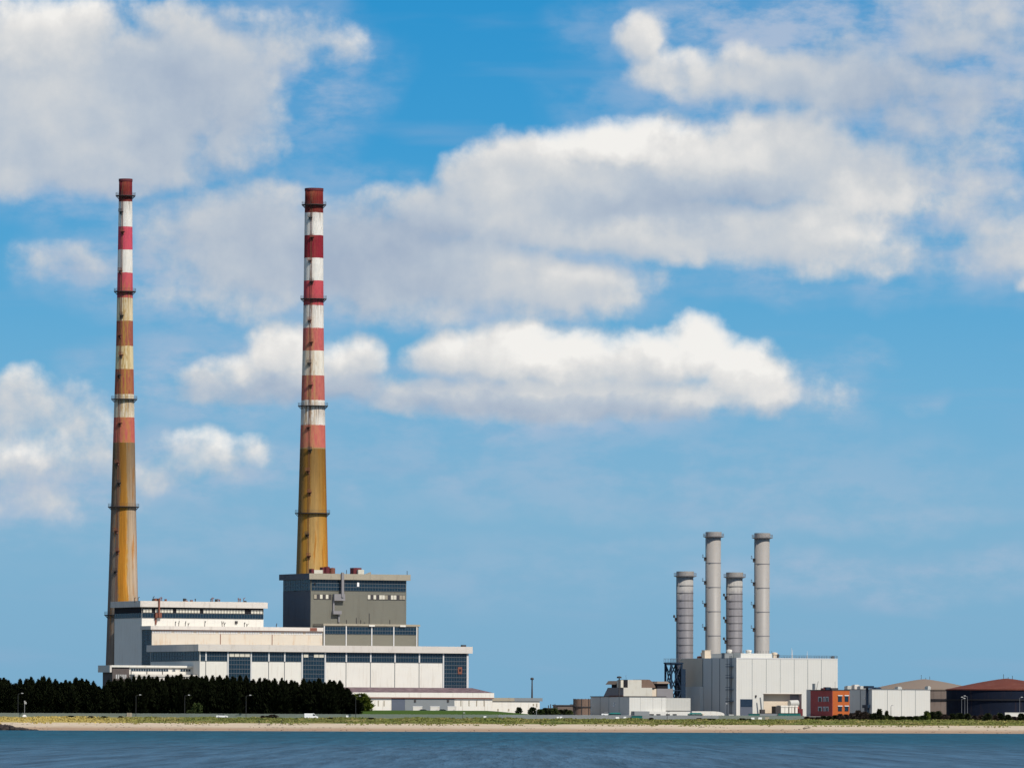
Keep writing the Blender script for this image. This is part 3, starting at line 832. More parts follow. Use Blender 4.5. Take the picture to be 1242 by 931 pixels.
# ---- low annex in front, right
F5 = FH.sub(FH.S(412, 845, -14), -14.0)
W_5 = F5.S(597.2, 845)
def low_annex():
    F = F5
    r = thing_f('low_annex', 'low white annex with mottled purple lean-to roof and grey shutters, below the turbine hall', 'building', F)
    zt = F.Z(500, 839.4, -.5); zp = F.Z(500, 845.6, -.5); zr = F.Z(500, 833.4, 13.9)
    MB().box(0, W_5, 0, 13.9, -1, zp + .1).build('wall', M['white'], r)
    MB().box(-.5, W_5 + .5, -.5, 13.95, zp + .12, zt).build('fascia', M['white'], r)
    MB().box(-.5, W_5 + .3, -.62, -.503, zp - .25, zp + .10).build('gutter', M['rust'], r)
    sx = (FH.O - F.O).dot(F.e1) + W_H
    MB().hexa([(-.5, -.5, zt + .01), (W_5 + .4, -.5, zt + .01), (W_5 + .4, 13.9, zt + .01), (-.5, 13.9, zt + .01)],
              [(-.5, 12.5, zr), (sx + .8, 12.5, zr), (sx + .8, 13.9, zr), (-.5, 13.9, zr)]).build('roof', M['roofing'], r)
    def pan(name, ua, ub, m, z1=None, p=.15):
        return MB().box(F.S(ua, 852), F.S(ub, 852), -p, -.004, 0, (zp - .3) if z1 is None else z1).build(name, M[m], r)
    pan('shutter', 474.8, 491, 'door_grey'); pan('shutter', 491.1, 551, 'mid_grey')
    for u in (503, 543): 
        xx = F.S(u, 849); MB().box(xx - .4, xx + .4, -.4, -.152, F.Z(u, 851), F.Z(u, 848)).build('wall_lamp', M['steel'], r)
    for u in (449, 458.8, 465.8, 559, 568.8, 578, 587.2):
        xx = F.S(u, 853); MB().box(xx - .22, xx + .22, -.05, -.004, F.Z(u, 856), F.Z(u, 849)).build('slit_window', M['parapet_grey'], r)
    for u in (561, 588): 
        xx = F.S(u, 853); MB().box(xx - .1, xx + .1, -.12, -.004, 0, zp - .2).build('downpipe', M['parapet'], r)
    return r
low_annex()
F6 = FH.sub(FH.S(590, 850, -9), -9.0)
def end_store():
    F = F6; W = F.S(654.6, 855)
    r = thing_f('long_store', 'long low white store with grey fascia at the east end of the annex', 'building', F)
    zt = F.Z(620, 845.8, -.4); zp = F.Z(620, 850.2, -.4); xm = F.S(624, 848, -.4)
    MB().box(0, W, 0, 12, -1, zp + .1).build('wall', M['white'], r)
    MB().box(-.3, xm, -.4, 12.3, zp + .12, zt).build('fascia', M['parapet_grey'], r)
    MB().box(xm + .003, W + 1, -.4, 12.3, zp + .12, zt).build('fascia', M['mid_grey'], r)
    for u, va, vb in ((604, 859, 862), (617, 859, 862), (647, 853, 855.5), (651, 852.5, 857)):
        xx = F.S(u, 855); MB().box(xx - .3, xx + .3, -.05, -.004, F.Z(u, vb), F.Z(u, va)).build('small_window', M['parapet_grey'], r)
end_store()

# mast behind the long store
p = at(645.3, 846, 2580)
r = thing('floodlight_mast', 'thin dark floodlight mast rising behind the long low store', 'mast', (p.x, p.y, GZ))
zt = at(645.3, 824, 2580).z - GZ
MB().tube((0, 0, 0), (0, 0, zt), .5, .22, n=10).build('pole', M['steel'], r)
MB().lathe([(.02, zt), (.6, zt), (.7, zt + .5), (.35, zt + .9), (.02, zt + .9)], 12).build('lamp_head', M['steel'], r)

# ================================================================== the two striped chimneys
def chimney(uc, F_s2, vt, wids, bands, gals, lands, label, style, lad):
    # place the shaft on the plan grid of the station, behind the blocks
    d = ray(uc, 700); P0 = FH.O + FH.e2 * F_s2
    tt = (P0 - CAM).dot(FH.e2) / d.dot(FH.e2); q = CAM + d * tt
    Y = q.y
    base = Vector((q.x, Y, GZ))
    r = thing('striped_chimney', label, 'chimney', tuple(base), 0, 'tall striped power station chimneys')
    zv = lambda v: at(uc, v, Y).z - GZ
    mpp = Y / FPX / math.cos(TILT)
    pts = [(zv(v), w * mpp / 2) for v, w in wids]
    pts.sort()
    # extrapolate to the ground
    (z0, r0), (z1, r1) = pts[0], pts[1]
    pts.insert(0, (0, r0 + (r0 - r1) / (z1 - z0) * z0))
    def R(z):
        for (a, ra), (b_, rb) in zip(pts, pts[1:]):
            if a <= z <= b_: return ra + (rb - ra) * (z - a) / (b_ - a)
        return pts[-1][1]
    top = pts[-1][0]
    # --- material
    m, t, bs = new_mat('chimney_shell_' + style)
    P = t.add('ShaderNodeTexCoord').outputs['Object']
    x, y, z = t.sep(P)
    phi = t.math('DIVIDE', t.math('ARCTAN2', x, t.math('MULTIPLY', y, -1.0)), PI)      # 0 front, -0.5 west edge
    H = top + 1
    stops = [(0.0, (0.3, 0.2, 0.1))]
    for v, c in sorted(bands, key=lambda k: -k[0]): stops.append((zv(v) / H, c))
    edge = t.math('MULTIPLY_ADD', t.noise(P, 0.6, 3, 0.6), 0.5, -0.25)
    col = t.ramp(t.math('DIVIDE', t.math('ADD', z, edge), H), stops, 'CONSTANT')
    zlow = zv(bands[0][0])          # bottom of the painted part
    streak = t.noise(t.comb(t.math('MULTIPLY', phi, 16.0), t.math('MULTIPLY', z, 0.045), 0.0), 1.0, 5, 0.65)
    streak2 = t.noise(t.comb(t.math('MULTIPLY', phi, 9.0), t.math('MULTIPLY', z, 0.03), 5.0), 1.0, 4, 0.6)
    blot = t.noise(t.comb(t.math('MULTIPLY', phi, 14.0), t.math('MULTIPLY', z, 0.30), 2.0), 1.0, 5, 0.7)
    fine0 = t.noise(t.comb(t.math('MULTIPLY', phi, 34.0), t.math('MULTIPLY', z, 0.07), 11.0), 1.0, 4, 0.65)
    # paint weathering: fading and soot
    kk = t.math('MULTIPLY_ADD', blot, 0.9, 0.54)
    col = t.mix(1.0, col, t.comb(kk, kk, kk), 'MULTIPLY')
    # yellow-brown run-off on the painted bands (stronger lower down and round the ladder)
    zn = t.math('DIVIDE', t.math('SUBTRACT', z, zlow), H - zlow)
    amt = t.ramp(zn, [(0.0, .75), (.2, .85), (.42, .95 if style == 'left' else .6), (.56, .8 if style == 'left' else .25), (.62, .15), (0.9, .08), (1.0, .2)])
    foc = t.math('SUBTRACT', 1.0, t.smooth(t.math('ABSOLUTE', t.math('ADD', phi, -0.03 if style == 'left' else 0.1)), 0.05, 0.36), clamp=True)
    st = t.math('ADD', t.smooth(streak, 0.42, 0.62), t.math('MULTIPLY', t.smooth(blot, 0.45, 0.62), .7), clamp=True)
    f = t.math('MULTIPLY', t.math('MULTIPLY', st, amt), t.math('MULTIPLY_ADD', foc, 0.8, 0.2))
    col = t.mix(t.math('MULTIPLY', f, .9), col, (0.36, 0.205, 0.04, 1) if style == 'left' else (0.40, 0.24, 0.09, 1))
    # dark drips below galleries
    soot = t.math('MULTIPLY', t.smooth(blot, 0.58, 0.72), t.ramp(t.math('DIVIDE', z, H), [(0.0, 0), (.45, .5), (.7, .35), (.86, .3), (.90, .35), (.94, .75), (1.0, .85)]))
    col = t.mix(soot, col, (0.035, 0.018, 0.02, 1))
    # brown run-off along the ladder and under every gallery
    lad_s = t.math('SUBTRACT', 1.0, t.smooth(t.math('ABSOLUTE', t.math('ADD', phi, -lad / 180.0)), 0.012, 0.07), clamp=True)
    fl = t.math('MULTIPLY', lad_s, t.smooth(t.noise(t.comb(t.math('MULTIPLY', phi, 20.0), t.math('MULTIPLY', z, 0.16), 7.0), 1.0, 4, 0.7), 0.40, 0.66))
    col = t.mix(t.math('MULTIPLY', fl, .75), col, (0.15, 0.085, 0.04, 1))
    for gv in gals:
        zg = zv(gv)
        below = t.math('MULTIPLY', t.smooth(z, zg - 9, zg - .4), t.math('LESS_THAN', z, zg))
        col = t.mix(t.math('MULTIPLY', t.math('MULTIPLY', below, t.smooth(fine0, 0.44, 0.62)), .7), col, (0.10, 0.045, 0.025, 1))
    # bare concrete foot with broad orange and tan stains, by bearing round the shaft
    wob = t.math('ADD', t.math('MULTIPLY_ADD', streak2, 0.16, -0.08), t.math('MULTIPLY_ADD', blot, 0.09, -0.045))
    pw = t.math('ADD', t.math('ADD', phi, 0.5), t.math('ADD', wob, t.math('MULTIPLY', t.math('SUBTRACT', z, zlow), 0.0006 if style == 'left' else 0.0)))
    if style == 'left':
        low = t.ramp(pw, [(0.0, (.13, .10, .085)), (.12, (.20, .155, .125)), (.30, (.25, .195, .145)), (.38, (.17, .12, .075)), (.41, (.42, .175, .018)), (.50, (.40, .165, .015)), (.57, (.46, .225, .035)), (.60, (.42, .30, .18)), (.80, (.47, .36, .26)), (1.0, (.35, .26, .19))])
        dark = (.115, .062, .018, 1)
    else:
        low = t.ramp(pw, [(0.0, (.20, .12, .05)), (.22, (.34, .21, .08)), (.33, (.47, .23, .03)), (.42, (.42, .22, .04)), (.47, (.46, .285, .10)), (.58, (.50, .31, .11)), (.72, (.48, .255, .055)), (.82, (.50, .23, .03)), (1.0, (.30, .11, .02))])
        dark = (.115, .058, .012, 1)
    spot = t.math('MULTIPLY', t.smooth(t.noise(t.comb(t.math('MULTIPLY', phi, 9.0), t.math('MULTIPLY', z, 0.05), 9.0), 1.0, 3, 0.6), 0.56, 0.66), 0.75)
    low = t.mix(spot, low, (0.44, 0.17, 0.015, 1))
    upf = t.smooth(t.math('ADD', z, t.math('MULTIPLY_ADD', streak, 26, -13)), zlow - 46, zlow + 2)
    low = t.mix(t.math('MULTIPLY', upf, 0.74), low, dark)
    fine = t.noise(t.comb(t.math('MULTIPLY', phi, 40.0), t.math('MULTIPLY', z, 0.05), 3.0), 1.0, 5, 0.7)
    k2 = t.math('MULTIPLY_ADD', t.math('ADD', t.math('MULTIPLY', streak, .5), t.math('MULTIPLY', fine, .5)), 2.3, -0.2)
    low = t.mix(1.0, low, t.comb(k2, k2, k2), 'MULTIPLY')
    isl = t.math('LESS_THAN', z, zlow)
    col = t.mix(isl, col, low)
    t.put(bs.inputs['Base Color'], col); bs.inputs['Roughness'].default_value = 0.85; bs.inputs['Specular IOR Level'].default_value = 0.2
    prof = [(R(top * i / 60), top * i / 60) for i in range(61)]
    prof += [(R(top) - .5, top), (R(top) - .5, top - 6)]
    MB().lathe(prof, 72).build('shaft', m, r, smooth=True)
    MB().lathe([(R(top) + .02, top - .9), (R(top) + .14, top - .9), (R(top) + .14, top + .12), (R(top) - .5, top + .12)], 72).build('rim', M['maroon'], r)
    # ---- galleries with railings
    for gv in gals:
        z = zv(gv); rr = R(z)
        b = MB(); w = 1.25
        b.lathe([(rr - .05, z - .35), (rr + w, z - .12), (rr + w, z + .08), (rr - .05, z + .08)], 48)
        for i in range(28):
            a = 2 * PI * i / 28; cx, cy = (rr + w - .08) * math.cos(a), (rr + w - .08) * math.sin(a)
            b.tube((cx, cy, z), (cx, cy, z + 1.1), .03, n=4)
            b.tube((rr * math.cos(a), rr * math.sin(a), z - 1.3), (cx, cy, z - .1), .08, n=4)
        for hh in (.6, 1.15):
            b.lathe([(rr + w - .09, z + hh - .03), (rr + w - .03, z + hh - .03), (rr + w - .03, z + hh + .03), (rr + w - .09, z + hh + .03)], 48, close=True)
        b.build('gallery', M['steel'], r)
    # ---- ladder and landings on the side facing the bay
    a0 = rad(-90 + lad)
    b = MB(); N = 44
    for k in range(N):
        z0_, z1_ = 20 + (top - 24) * k / N, 20 + (top - 24) * (k + 1) / N
        for s_ in (-1, 1):
            aa = a0 + s_ * .28 / R(z0_)
            b.tube(((R(z0_) + .15) * math.cos(aa), (R(z0_) + .15) * math.sin(aa), z0_), ((R(z1_) + .15) * math.cos(aa), (R(z1_) + .15) * math.sin(aa), z1_), .06, n=4)
        for q_ in range(5):
            zz = z0_ + (z1_ - z0_) * q_ / 5; rr = R(zz) + .15
            b.tube((rr * math.cos(a0 - .28 / rr), rr * math.sin(a0 - .28 / rr), zz), (rr * math.cos(a0 + .28 / rr), rr * math.sin(a0 + .28 / rr), zz), .03, n=4)
    b.build('ladder', M['rust'], r)
    for i, lv in enumerate(lands):
        z = zv(lv); rr = R(z)
        b = MB(); a1 = a0 + (.35 if i % 2 else -.35) / rr
        er = Vector((math.cos(a1), math.sin(a1), 0)); et = Vector((-math.sin(a1), math.cos(a1), 0))
        def bx(r0_, r1_, t0, t1, z0_, z1_):
            c4 = [er * r0_ + et * t0, er * r1_ + et * t0, er * r1_ + et * t1, er * r0_ + et * t1]
            b.hexa([(c.x, c.y, z0_) for c in c4], [(c.x, c.y, z1_) for c in c4])
        bx(rr - .1, rr + 1.0, -.85, .85, z - .12, z + .05)
        bx(rr + .92, rr + 1.0, -.85, .85, z + .35, z + .5)
        bx(rr + .92, rr + 1.0, -.85, .85, z + .9, z + 1.05)
        for tt_ in (-.85, -.3, .3, .78):
            bx(rr + .92, rr + 1.0, tt_, tt_ + .08, z, z + 1.05)
        bx(rr - .05, rr + .5, -.5, -.35, z - 1.2, z - .1); bx(rr - .05, rr + .5, .35, .5, z - 1.2, z - .1)
        b.build('landing', M['rust'] if i % 3 else M['steel'], r)
    return r, base, R, zv
WHT = (.70, .67, .61)
LB = [(537, (.46, .10, .09)), (507.5, (.66, .59, .46)), (478.5, (.31, .08, .055)), (449, (.64, .54, .33)), (420.3, (.28, .07, .06)), (391.3, (.65, .56, .38)),
      (361.7, (.50, .07, .10)), (333.3, WHT), (304.5, (.52, .065, .105)), (276, WHT), (246.3, (.155, .010, .018)), (229, (.14, .010, .018))]
RB = [(544.4, (.50, .12, .10)), (515.8, WHT), (486, (.44, .105, .095)), (457.3, (.70, .66, .57)), (428, (.47, .10, .10)), (399.7, WHT),
      (371.8, (.46, .06, .08)), (343, WHT), (314.8, (.22, .013, .026)), (286.5, WHT), (259, (.155, .010, .012)), (240, (.15, .013, .012))]
chimney(149.3, 92, 217.5, [(217.5, 16.0), (247, 16.6), (362, 19.2), (420, 20.8), (538, 26.6), (614, 30.2), (720, 36)], LB,
        [237.5, 353.5, 484, 614.3, 745.3], [257, 281, 328.5, 382.5, 406.5, 430.5, 455, 513, 561, 585.5, 643.5, 668, 692.5],
        'slimmer red and white striped chimney with grey-brown orange-stained foot, behind the pale upper block', 'left', -24)
chimney(378.6, 92, 229, [(229, 22), (259, 22.6), (372, 24.4), (428, 26), (545, 31.2), (622, 35), (690, 38.6)], RB,
        [248.5, 362.5, 492.2, 622.2], [264, 288, 316, 341.5, 388.5, 415, 440.5, 467, 518, 545.5, 571, 597, 648, 674],
        'thicker red and white striped chimney with mustard foot, behind the grey boiler house', 'right', -14)

# ================================================================== the gas turbine plant on the right
FC = corner(893.0, 2560, ROT, GZ)
W_C = FC.S(1016, 830); D_C = FC.side(824.6, 820)[0]
def turbine_plant():
    F = FC
    r = thing_f('gas_turbine_house', 'large pale box-like turbine house with a transformer recess, under the four flues', 'building', F)
    zt = F.Z(893, 797.3)
    ua, ub, vv = 925.8, 972.3, 840.6
    xa, xc, zo = F.S(ua, 850), F.S(ub, 850), F.Z(925, vv)
    dep = 2.4
    b = MB()
    b.box(0, xa, 0, D_C, -1, zt).box(xc, W_C, 0, D_C, -1, zt).box(xa + .001, xc - .001, 0, D_C, zo, zt - .001).box(xa + .001, xc - .001, dep, D_C - .001, -1, zo - .001)
    b.build('wall', M['white_right'], r)
    # recess lining
    xm, xn = F.S(933, 850), F.S(958, 850, dep)
    MB().box(xa + .002, xc - .002, dep - .06, dep - .003, 0, zo - .003).build('recess_wall', M['tan'], r)
    MB().box(xn, xc - .06, dep - .14, dep - .064, 0, zo - .01).build('roller_shutter', M['mid_grey'], r)
    MB().box(xa - .0, xa + .12, .002, dep - .07, 0, zo - .004).build('recess_side', M['mid_grey'], r)
    MB().box(xa - .2, xc + .2, -.15, -.003, zo - .1, zo + .12).build('recess_lintel', M['parapet'], r)
    # trim and joints
    MB().box(-.02, W_C + .02, -.08, -.004, zt - .35, zt + .06).build('coping', M['mullion'], r)
    MB().box(.0, .35, -.12, -.005, 0, zt - .36).build('corner_trim', M['white'], r)
    for u in (912.3, 929.4, 946.3, 963.3, 979.6, 996.3):
        xx = F.S(u, 820); z0 = zo + .15 if xa < xx < xc else 0
        MB().box(xx - .075, xx + .075, -.05, -.004, z0, zt - .36).build('panel_joint', M['mid_grey'], r)
    # dark workshop door
    xd, xe = F.S(897.6, 855), F.S(912.7, 855); zd = F.Z(898, 847.3)
    MB().box(xd, xe, -.10, -.004, 0, zd).build('door', M['door_grey'], r)
    MB().box(xd + .2, xe - .2, -.2, -.102, F.Z(898, 856.5), zd - .1).build('door_shade', M['blue_steel'], r)
    xx = F.S(916.5, 843); MB().box(xx - .3, xx + .3, -.4, -.004, F.Z(916, 845), F.Z(916, 842.5)).build('wall_lamp', M['steel'], r)
    # west side: joints, stepped lower bay, stair ladder
    for u in (835, 852.5, 863.5, 873, 882):
        yy, _ = F.side(u, 820); MB().box(-.06, -.004, yy - .13, yy + .13, 0, zt - .1).build('panel_joint', M['blue_steel'], r)
    y0, y1 = F.side(853.5, 840)[0], F.side(838.5, 840)[0]; zl = F.side(845, 832.3)[1]
    MB().box(-.075, -.062, F.side(852, 820)[0], D_C - .1, zl, zt - .1).build('west_panel', M['tan'], r)
    MB().box(-1.6, -.08, y0, y1, -1, zl).build('side_bay', M['white_right'], r)
    b = MB(); yl = F.side(888.0, 830)[0]
    b.box(-.5, -.35, yl - .12, yl + .12, 0, zt + .8).box(-.5, -.35, yl + .9, yl + 1.14, 0, zt + .8)
    for v in (808, 821.5, 836, 850):
        zz = F.side(888, v)[1]; b.box(-1.6, -.05, yl - 1.2, yl + 2.4, zz - .12, zz + .12).box(-1.6, -1.5, yl - 1.2, yl + 2.4, zz + .9, zz + 1.05)
    b.build('fire_ladder', M['blue_steel'], r)
    # roof: low upstand building, rails, plant
    xr0, xr1 = F.S(898.5, 794, 3), F.S(936.2, 794, 3)
    MB().box(xr0, xr1, 3, 26, zt, F.Z(900, 791.8, 3)).build('roof_house', M['white_right'], r)
    b = MB(); n = 46
    for i in range(n + 1):
        xx = xr1 + (W_C - xr1) * i / n; b.box(xx - .04, xx + .04, .3, .38, zt, zt + 1.1)
    for hh in (.55, 1.1): b.box(xr1, W_C, .29, .39, zt + hh - .04, zt + hh + .04)
    for i in range(24):
        yy = D_C * i / 23; b.box(W_C - .4, W_C - .3, yy - .04, yy + .04, zt, zt + 1.1)
    b.build('roof_railing', M['frame'], r)
    b = MB()
    for i in range(12):
        xx = xr0 + (xr1 - xr0) * i / 11; zz = F.Z(900, 791.8, 3); b.box(xx - .04, xx + .04, 3.1, 3.2, zz, zz + 1.1)
    b.build('roof_railing', M['frame'], r)
    for (u, s2, v, w, mm) in ((848.5, 34, 795, 2.0, 'rust'), (852.5, 34, 790.5, 1.8, 'whitepane'), (856.5, 30, 788.5, 2.6, 'tan'), (863, 32, 793.5, 7, 'tan'), (876, 26, 793.5, 5.5, 'steel'),
                              (884.5, 20, 787, 2.2, 'white'), (888, 10, 792, 8, 'mid_grey'), (908, 12, 787.5, 2.4, 'white'), (939.5, 8, 790.5, 2.2, 'tan'), (942.5, 8, 792.5, 1.8, 'steel'), (1010, 8, 795, 1.5, 'frame')):
        xx = F.S(u, 795, s2); zz = F.Z(u, v, s2)
        b = MB()
        if w < 2.5: b.lathe([(.01, zt - .2), (w / 2 * .8, zt - .2), (w / 2 * .8, zz - 1), (w / 2, zz - .9), (w / 2, zz - .2), (.01, zz)], 16, xx, s2)
        else: b.box(xx - w / 2, xx + w / 2, s2 - 1.2, s2 + 1.2, zt - .2, zz).box(xx - w / 2 - .15, xx + w / 2 + .15, s2 - 1.35, s2 + 1.35, zz + .003, zz + .15)
        b.build('roof_fan', M[mm], r)
    for u, v in ((960.3, 785), (979, 789), (961.3, 788)):
        xx = F.S(u, 790, 6); MB().tube((xx, 6, zt - .2), (xx, 6, F.Z(u, v, 6)), .14, .06, n=6).build('roof_mast', M['mullion'], r)
    # transformer with conservator inside the recess is separate
    return r, zt, xa, xc, dep
plant, C_zt, C_xa, C_xc, C_dep = turbine_plant()
# transformer in the recess
Ft = FC.sub((C_xa + C_xc) / 2 + .5, -1.6)
r = thing_f('transformer', 'grey and white transformer with a drum-shaped conservator, inside the recess', 'transformer', Ft)
zz = lambda v: FC.Z(950, v, -2)
def rx(u): return FC.S(u, 855, -2) - ((C_xa + C_xc) / 2 + .5)
MB().box(rx(939), rx(946), -1.5, 1.5, 0, zz(856)).build('tank', M['steel'], r)
for (ua, ub) in ((945, 949.5), (950, 953.8), (955.2, 957.8), (958.3, 961), (962.5, 965.2)):
    b = MB().box(rx(ua), rx(ub), -1.8, 1.2, 0, zz(857)).box(rx(ua) - .15, rx(ub) + .15, -1.95, 1.3, zz(857) + .003, zz(855))
    b.build('radiator', M['white'], r)
b = MB(); b.tube((rx(957), -.6, zz(853)), (rx(967), -.6, zz(852.5)), 1.35, n=20); b.build('conservator', M['light_grey'], r, smooth=False)
MB().box(rx(958.6), rx(960.0), -.9, -.4, zz(857), zz(854)).box(rx(964.4), rx(965.6), -.9, -.4, zz(857), zz(854)).build('conservator_stand', M['steel'], r)
MB().box(rx(966), rx(972), 1.4, 3.0, 0, zz(850)).build('fire_wall', M['red_clad'], r)
b = MB().box(rx(966.5), rx(971.8), -1.6, -.2, 0, zz(859)).build('pump_cabinet', M['maroon'], r)
# ventilation pipe & small kit in front of the recess
p = FC.O + FC.e1 * FC.S(924.5, 860, -2) + FC.e2 * -2
r = thing('crane_arm', 'slanted grey loading arm leaning left of the transformer recess', 'loading arm', tuple(p), ROT)
MB().tube((0, 0, 0), (-.9, 0, 7.2), .35, .28, n=8).build('arm', M['mid_grey'], r)
MB().box(-.9, .9, -.6, .6, 0, 2.6).build('base', M['steel'], r)

# ---- four flues
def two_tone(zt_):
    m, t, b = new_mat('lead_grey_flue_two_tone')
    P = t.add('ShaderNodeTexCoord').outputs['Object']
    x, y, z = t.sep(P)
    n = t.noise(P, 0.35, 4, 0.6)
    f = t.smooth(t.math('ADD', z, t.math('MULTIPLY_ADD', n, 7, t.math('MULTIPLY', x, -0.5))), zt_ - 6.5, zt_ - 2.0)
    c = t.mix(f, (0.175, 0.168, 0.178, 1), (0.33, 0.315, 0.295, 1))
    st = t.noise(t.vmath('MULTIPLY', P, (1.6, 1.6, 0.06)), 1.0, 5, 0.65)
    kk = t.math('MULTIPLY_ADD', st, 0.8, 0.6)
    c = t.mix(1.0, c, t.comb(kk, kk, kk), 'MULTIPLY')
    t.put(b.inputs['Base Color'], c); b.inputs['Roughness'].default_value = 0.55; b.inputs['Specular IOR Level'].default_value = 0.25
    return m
def flue(u, Yw, vt, wpx, ring_n, mk, label, tall):
    P = at(u, 790, Yw)
    r = thing('steel_flue', label, 'flue', (P.x, P.y, GZ), 0, 'flues of the gas turbine house')
    z = lambda v: at(u, v, P.y).z - GZ
    top = z(vt); R = wpx * P.y / FPX / 2
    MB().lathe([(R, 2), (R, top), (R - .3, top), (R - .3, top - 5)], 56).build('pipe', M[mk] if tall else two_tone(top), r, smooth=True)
    zc = z(vt + 5.2)
    MB().lathe([(R + .01, zc + .1), (R + .28, zc + .1), (R + .28, top + .1), (R - .3, top + .1)], 56).build('rim', M['stack_light'], r, smooth=False)
    b = MB(); w = 1.25
    b.lathe([(R - .05, zc - .55), (R + w, zc - .12), (R + w, zc + .06), (R - .05, zc + .06)], 40)
    for k in range(24):
        a = 2 * PI * k / 24; cx, cy = (R + w - .06) * math.cos(a), (R + w - .06) * math.sin(a)
        b.tube((cx, cy, zc), (cx, cy, zc + 1.1), .045, n=4)
    for hh in (.55, 1.1):
        b.lathe([(R + w - .10, zc + hh - .04), (R + w - .02, zc + hh - .04), (R + w - .02, zc + hh + .04), (R + w - .10, zc + hh + .04)], 40, close=True)
    b.build('gallery', M['stack_dark'], r)
    hv = 800 - vt
    for i in range(1, ring_n):
        zz_ = z(vt + 8 + (hv - 8) * i / ring_n)
        MB().lathe([(R + .003, zz_ - .13), (R + .10, zz_ - .13), (R + .10, zz_ + .13), (R + .003, zz_ + .13)], 48, close=True).build('stiffener_ring', M['stack_ring' if not tall else 'stack_dark'], r)
    a0 = rad(-168)
    c, s_ = math.cos(a0), math.sin(a0)
    b = MB()
    for q in (-.3, .3):
        b.tube(((R + .25) * c - q * s_, (R + .25) * s_ + q * c, 2), ((R + .25) * c - q * s_, (R + .25) * s_ + q * c, zc), .09, n=4)
    for k in range(40):
        zz_ = 3 + (zc - 4) * k / 39
        b.tube(((R + .25) * c + .3 * s_, (R + .25) * s_ - .3 * c, zz_), ((R + .25) * c - .3 * s_, (R + .25) * s_ + .3 * c, zz_), .05, n=4)
    b.build('ladder', M['steel'], r)
    for v in ((675.8, 704.5, 731.5, 760) if tall else ((723, 751, 776) if u > 860 else (749,))):
        zz_ = z(v + (1.5 if u > 900 and tall else 0)); b = MB()
        P1 = lambda rr, tt: (rr * c - tt * s_, rr * s_ + tt * c)
        for (r0, r1, t0, t1, za, zb) in ((R - .05, R + 1.5, -.7, .7, -.1, .1), (R + 1.4, R + 1.5, -.7, .7, .9, 1.1), (R + 1.4, R + 1.5, -.7, -.6, .1, .9), (R + 1.4, R + 1.5, .6, .7, .1, .9), (R - .05, R + .9, -.2, .2, -1.4, -.1)):
            if not tall: r1 = min(r1, R + .9)
            pts = [P1(r0, t0), P1(r1, t0), P1(r1, t1), P1(r0, t1)]
            b.hexa([(*k, zz_ + za) for k in pts], [(*k, zz_ + zb) for k in pts])
        b.build('landing', M['steel'], r)
    return r
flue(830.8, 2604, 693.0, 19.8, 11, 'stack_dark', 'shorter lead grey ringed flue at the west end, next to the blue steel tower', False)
flue(865.2, 2601, 645.2, 17.8, 5, 'stack_light', 'taller pale steel flue standing between the two shorter grey flues', True)
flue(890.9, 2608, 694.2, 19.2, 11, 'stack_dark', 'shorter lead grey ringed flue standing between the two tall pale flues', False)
flue(924.4, 2605, 646.6, 17.8, 5, 'stack_light', 'taller pale steel flue at the east end, rising from the small roof house', True)

# ---- blue steel tower
p0 = at(816.8, 850, 2585)
r = thing('steel_tower', 'braced blue-black steel tower between the plant roofs and the shorter west flue', 'steel tower', (p0.x, p0.y, GZ), ROT)
z1 = at(816, 804.5, 2585).z - GZ
hw = 2.3
for a in (-1, 1):
    for c in (-1, 1):
        MB().box(a * hw - .3, a * hw + .3, c * hw - .3, c * hw + .3, 0, z1).build('post', M['blue_steel'], r)
b = MB().box(-hw - .5, hw + .5, -hw - .5, hw + .5, z1 + .003, z1 + .5); b.build('deck', M['blue_steel'], r)
b = MB()
for i in range(9):
    for c in (-hw - .4, hw + .3): 
        xx = -hw - .4 + i * (2 * hw + .8) / 8; b.box(xx - .05, xx + .05, c, c + .1, z1 + .5, z1 + 2.0)
for c in (-hw - .4, hw + .3): b.box(-hw - .4, hw + .4, c + .003, c + .097, z1 + 1.9, z1 + 2.0)
b.build('railing', M['frame'], r)
nb = 2
for k in range(nb):
    za, zb = z1 * k / nb, z1 * (k + 1) / nb
    for (A, B) in (((-hw, -hw), (hw, -hw)), ((-hw, hw), (hw, hw)), ((-hw, -hw), (-hw, hw)), ((hw, -hw), (hw, hw))):
        MB().tube((*A, za), (*B, zb), .22, n=6).build('brace', M['blue_steel'], r)
        MB().tube((*B, za), (*A, zb), .22, n=6).build('brace', M['blue_steel'], r)
        MB().tube((*A, zb - .3), (*B, zb - .3), .22, n=6).build('beam', M['blue_steel'], r)
MB().box(hw + .4, hw + 2.2, -1.6, 1.6, 0, z1 - 2).build('lift_shaft', M['blue_steel'], r)

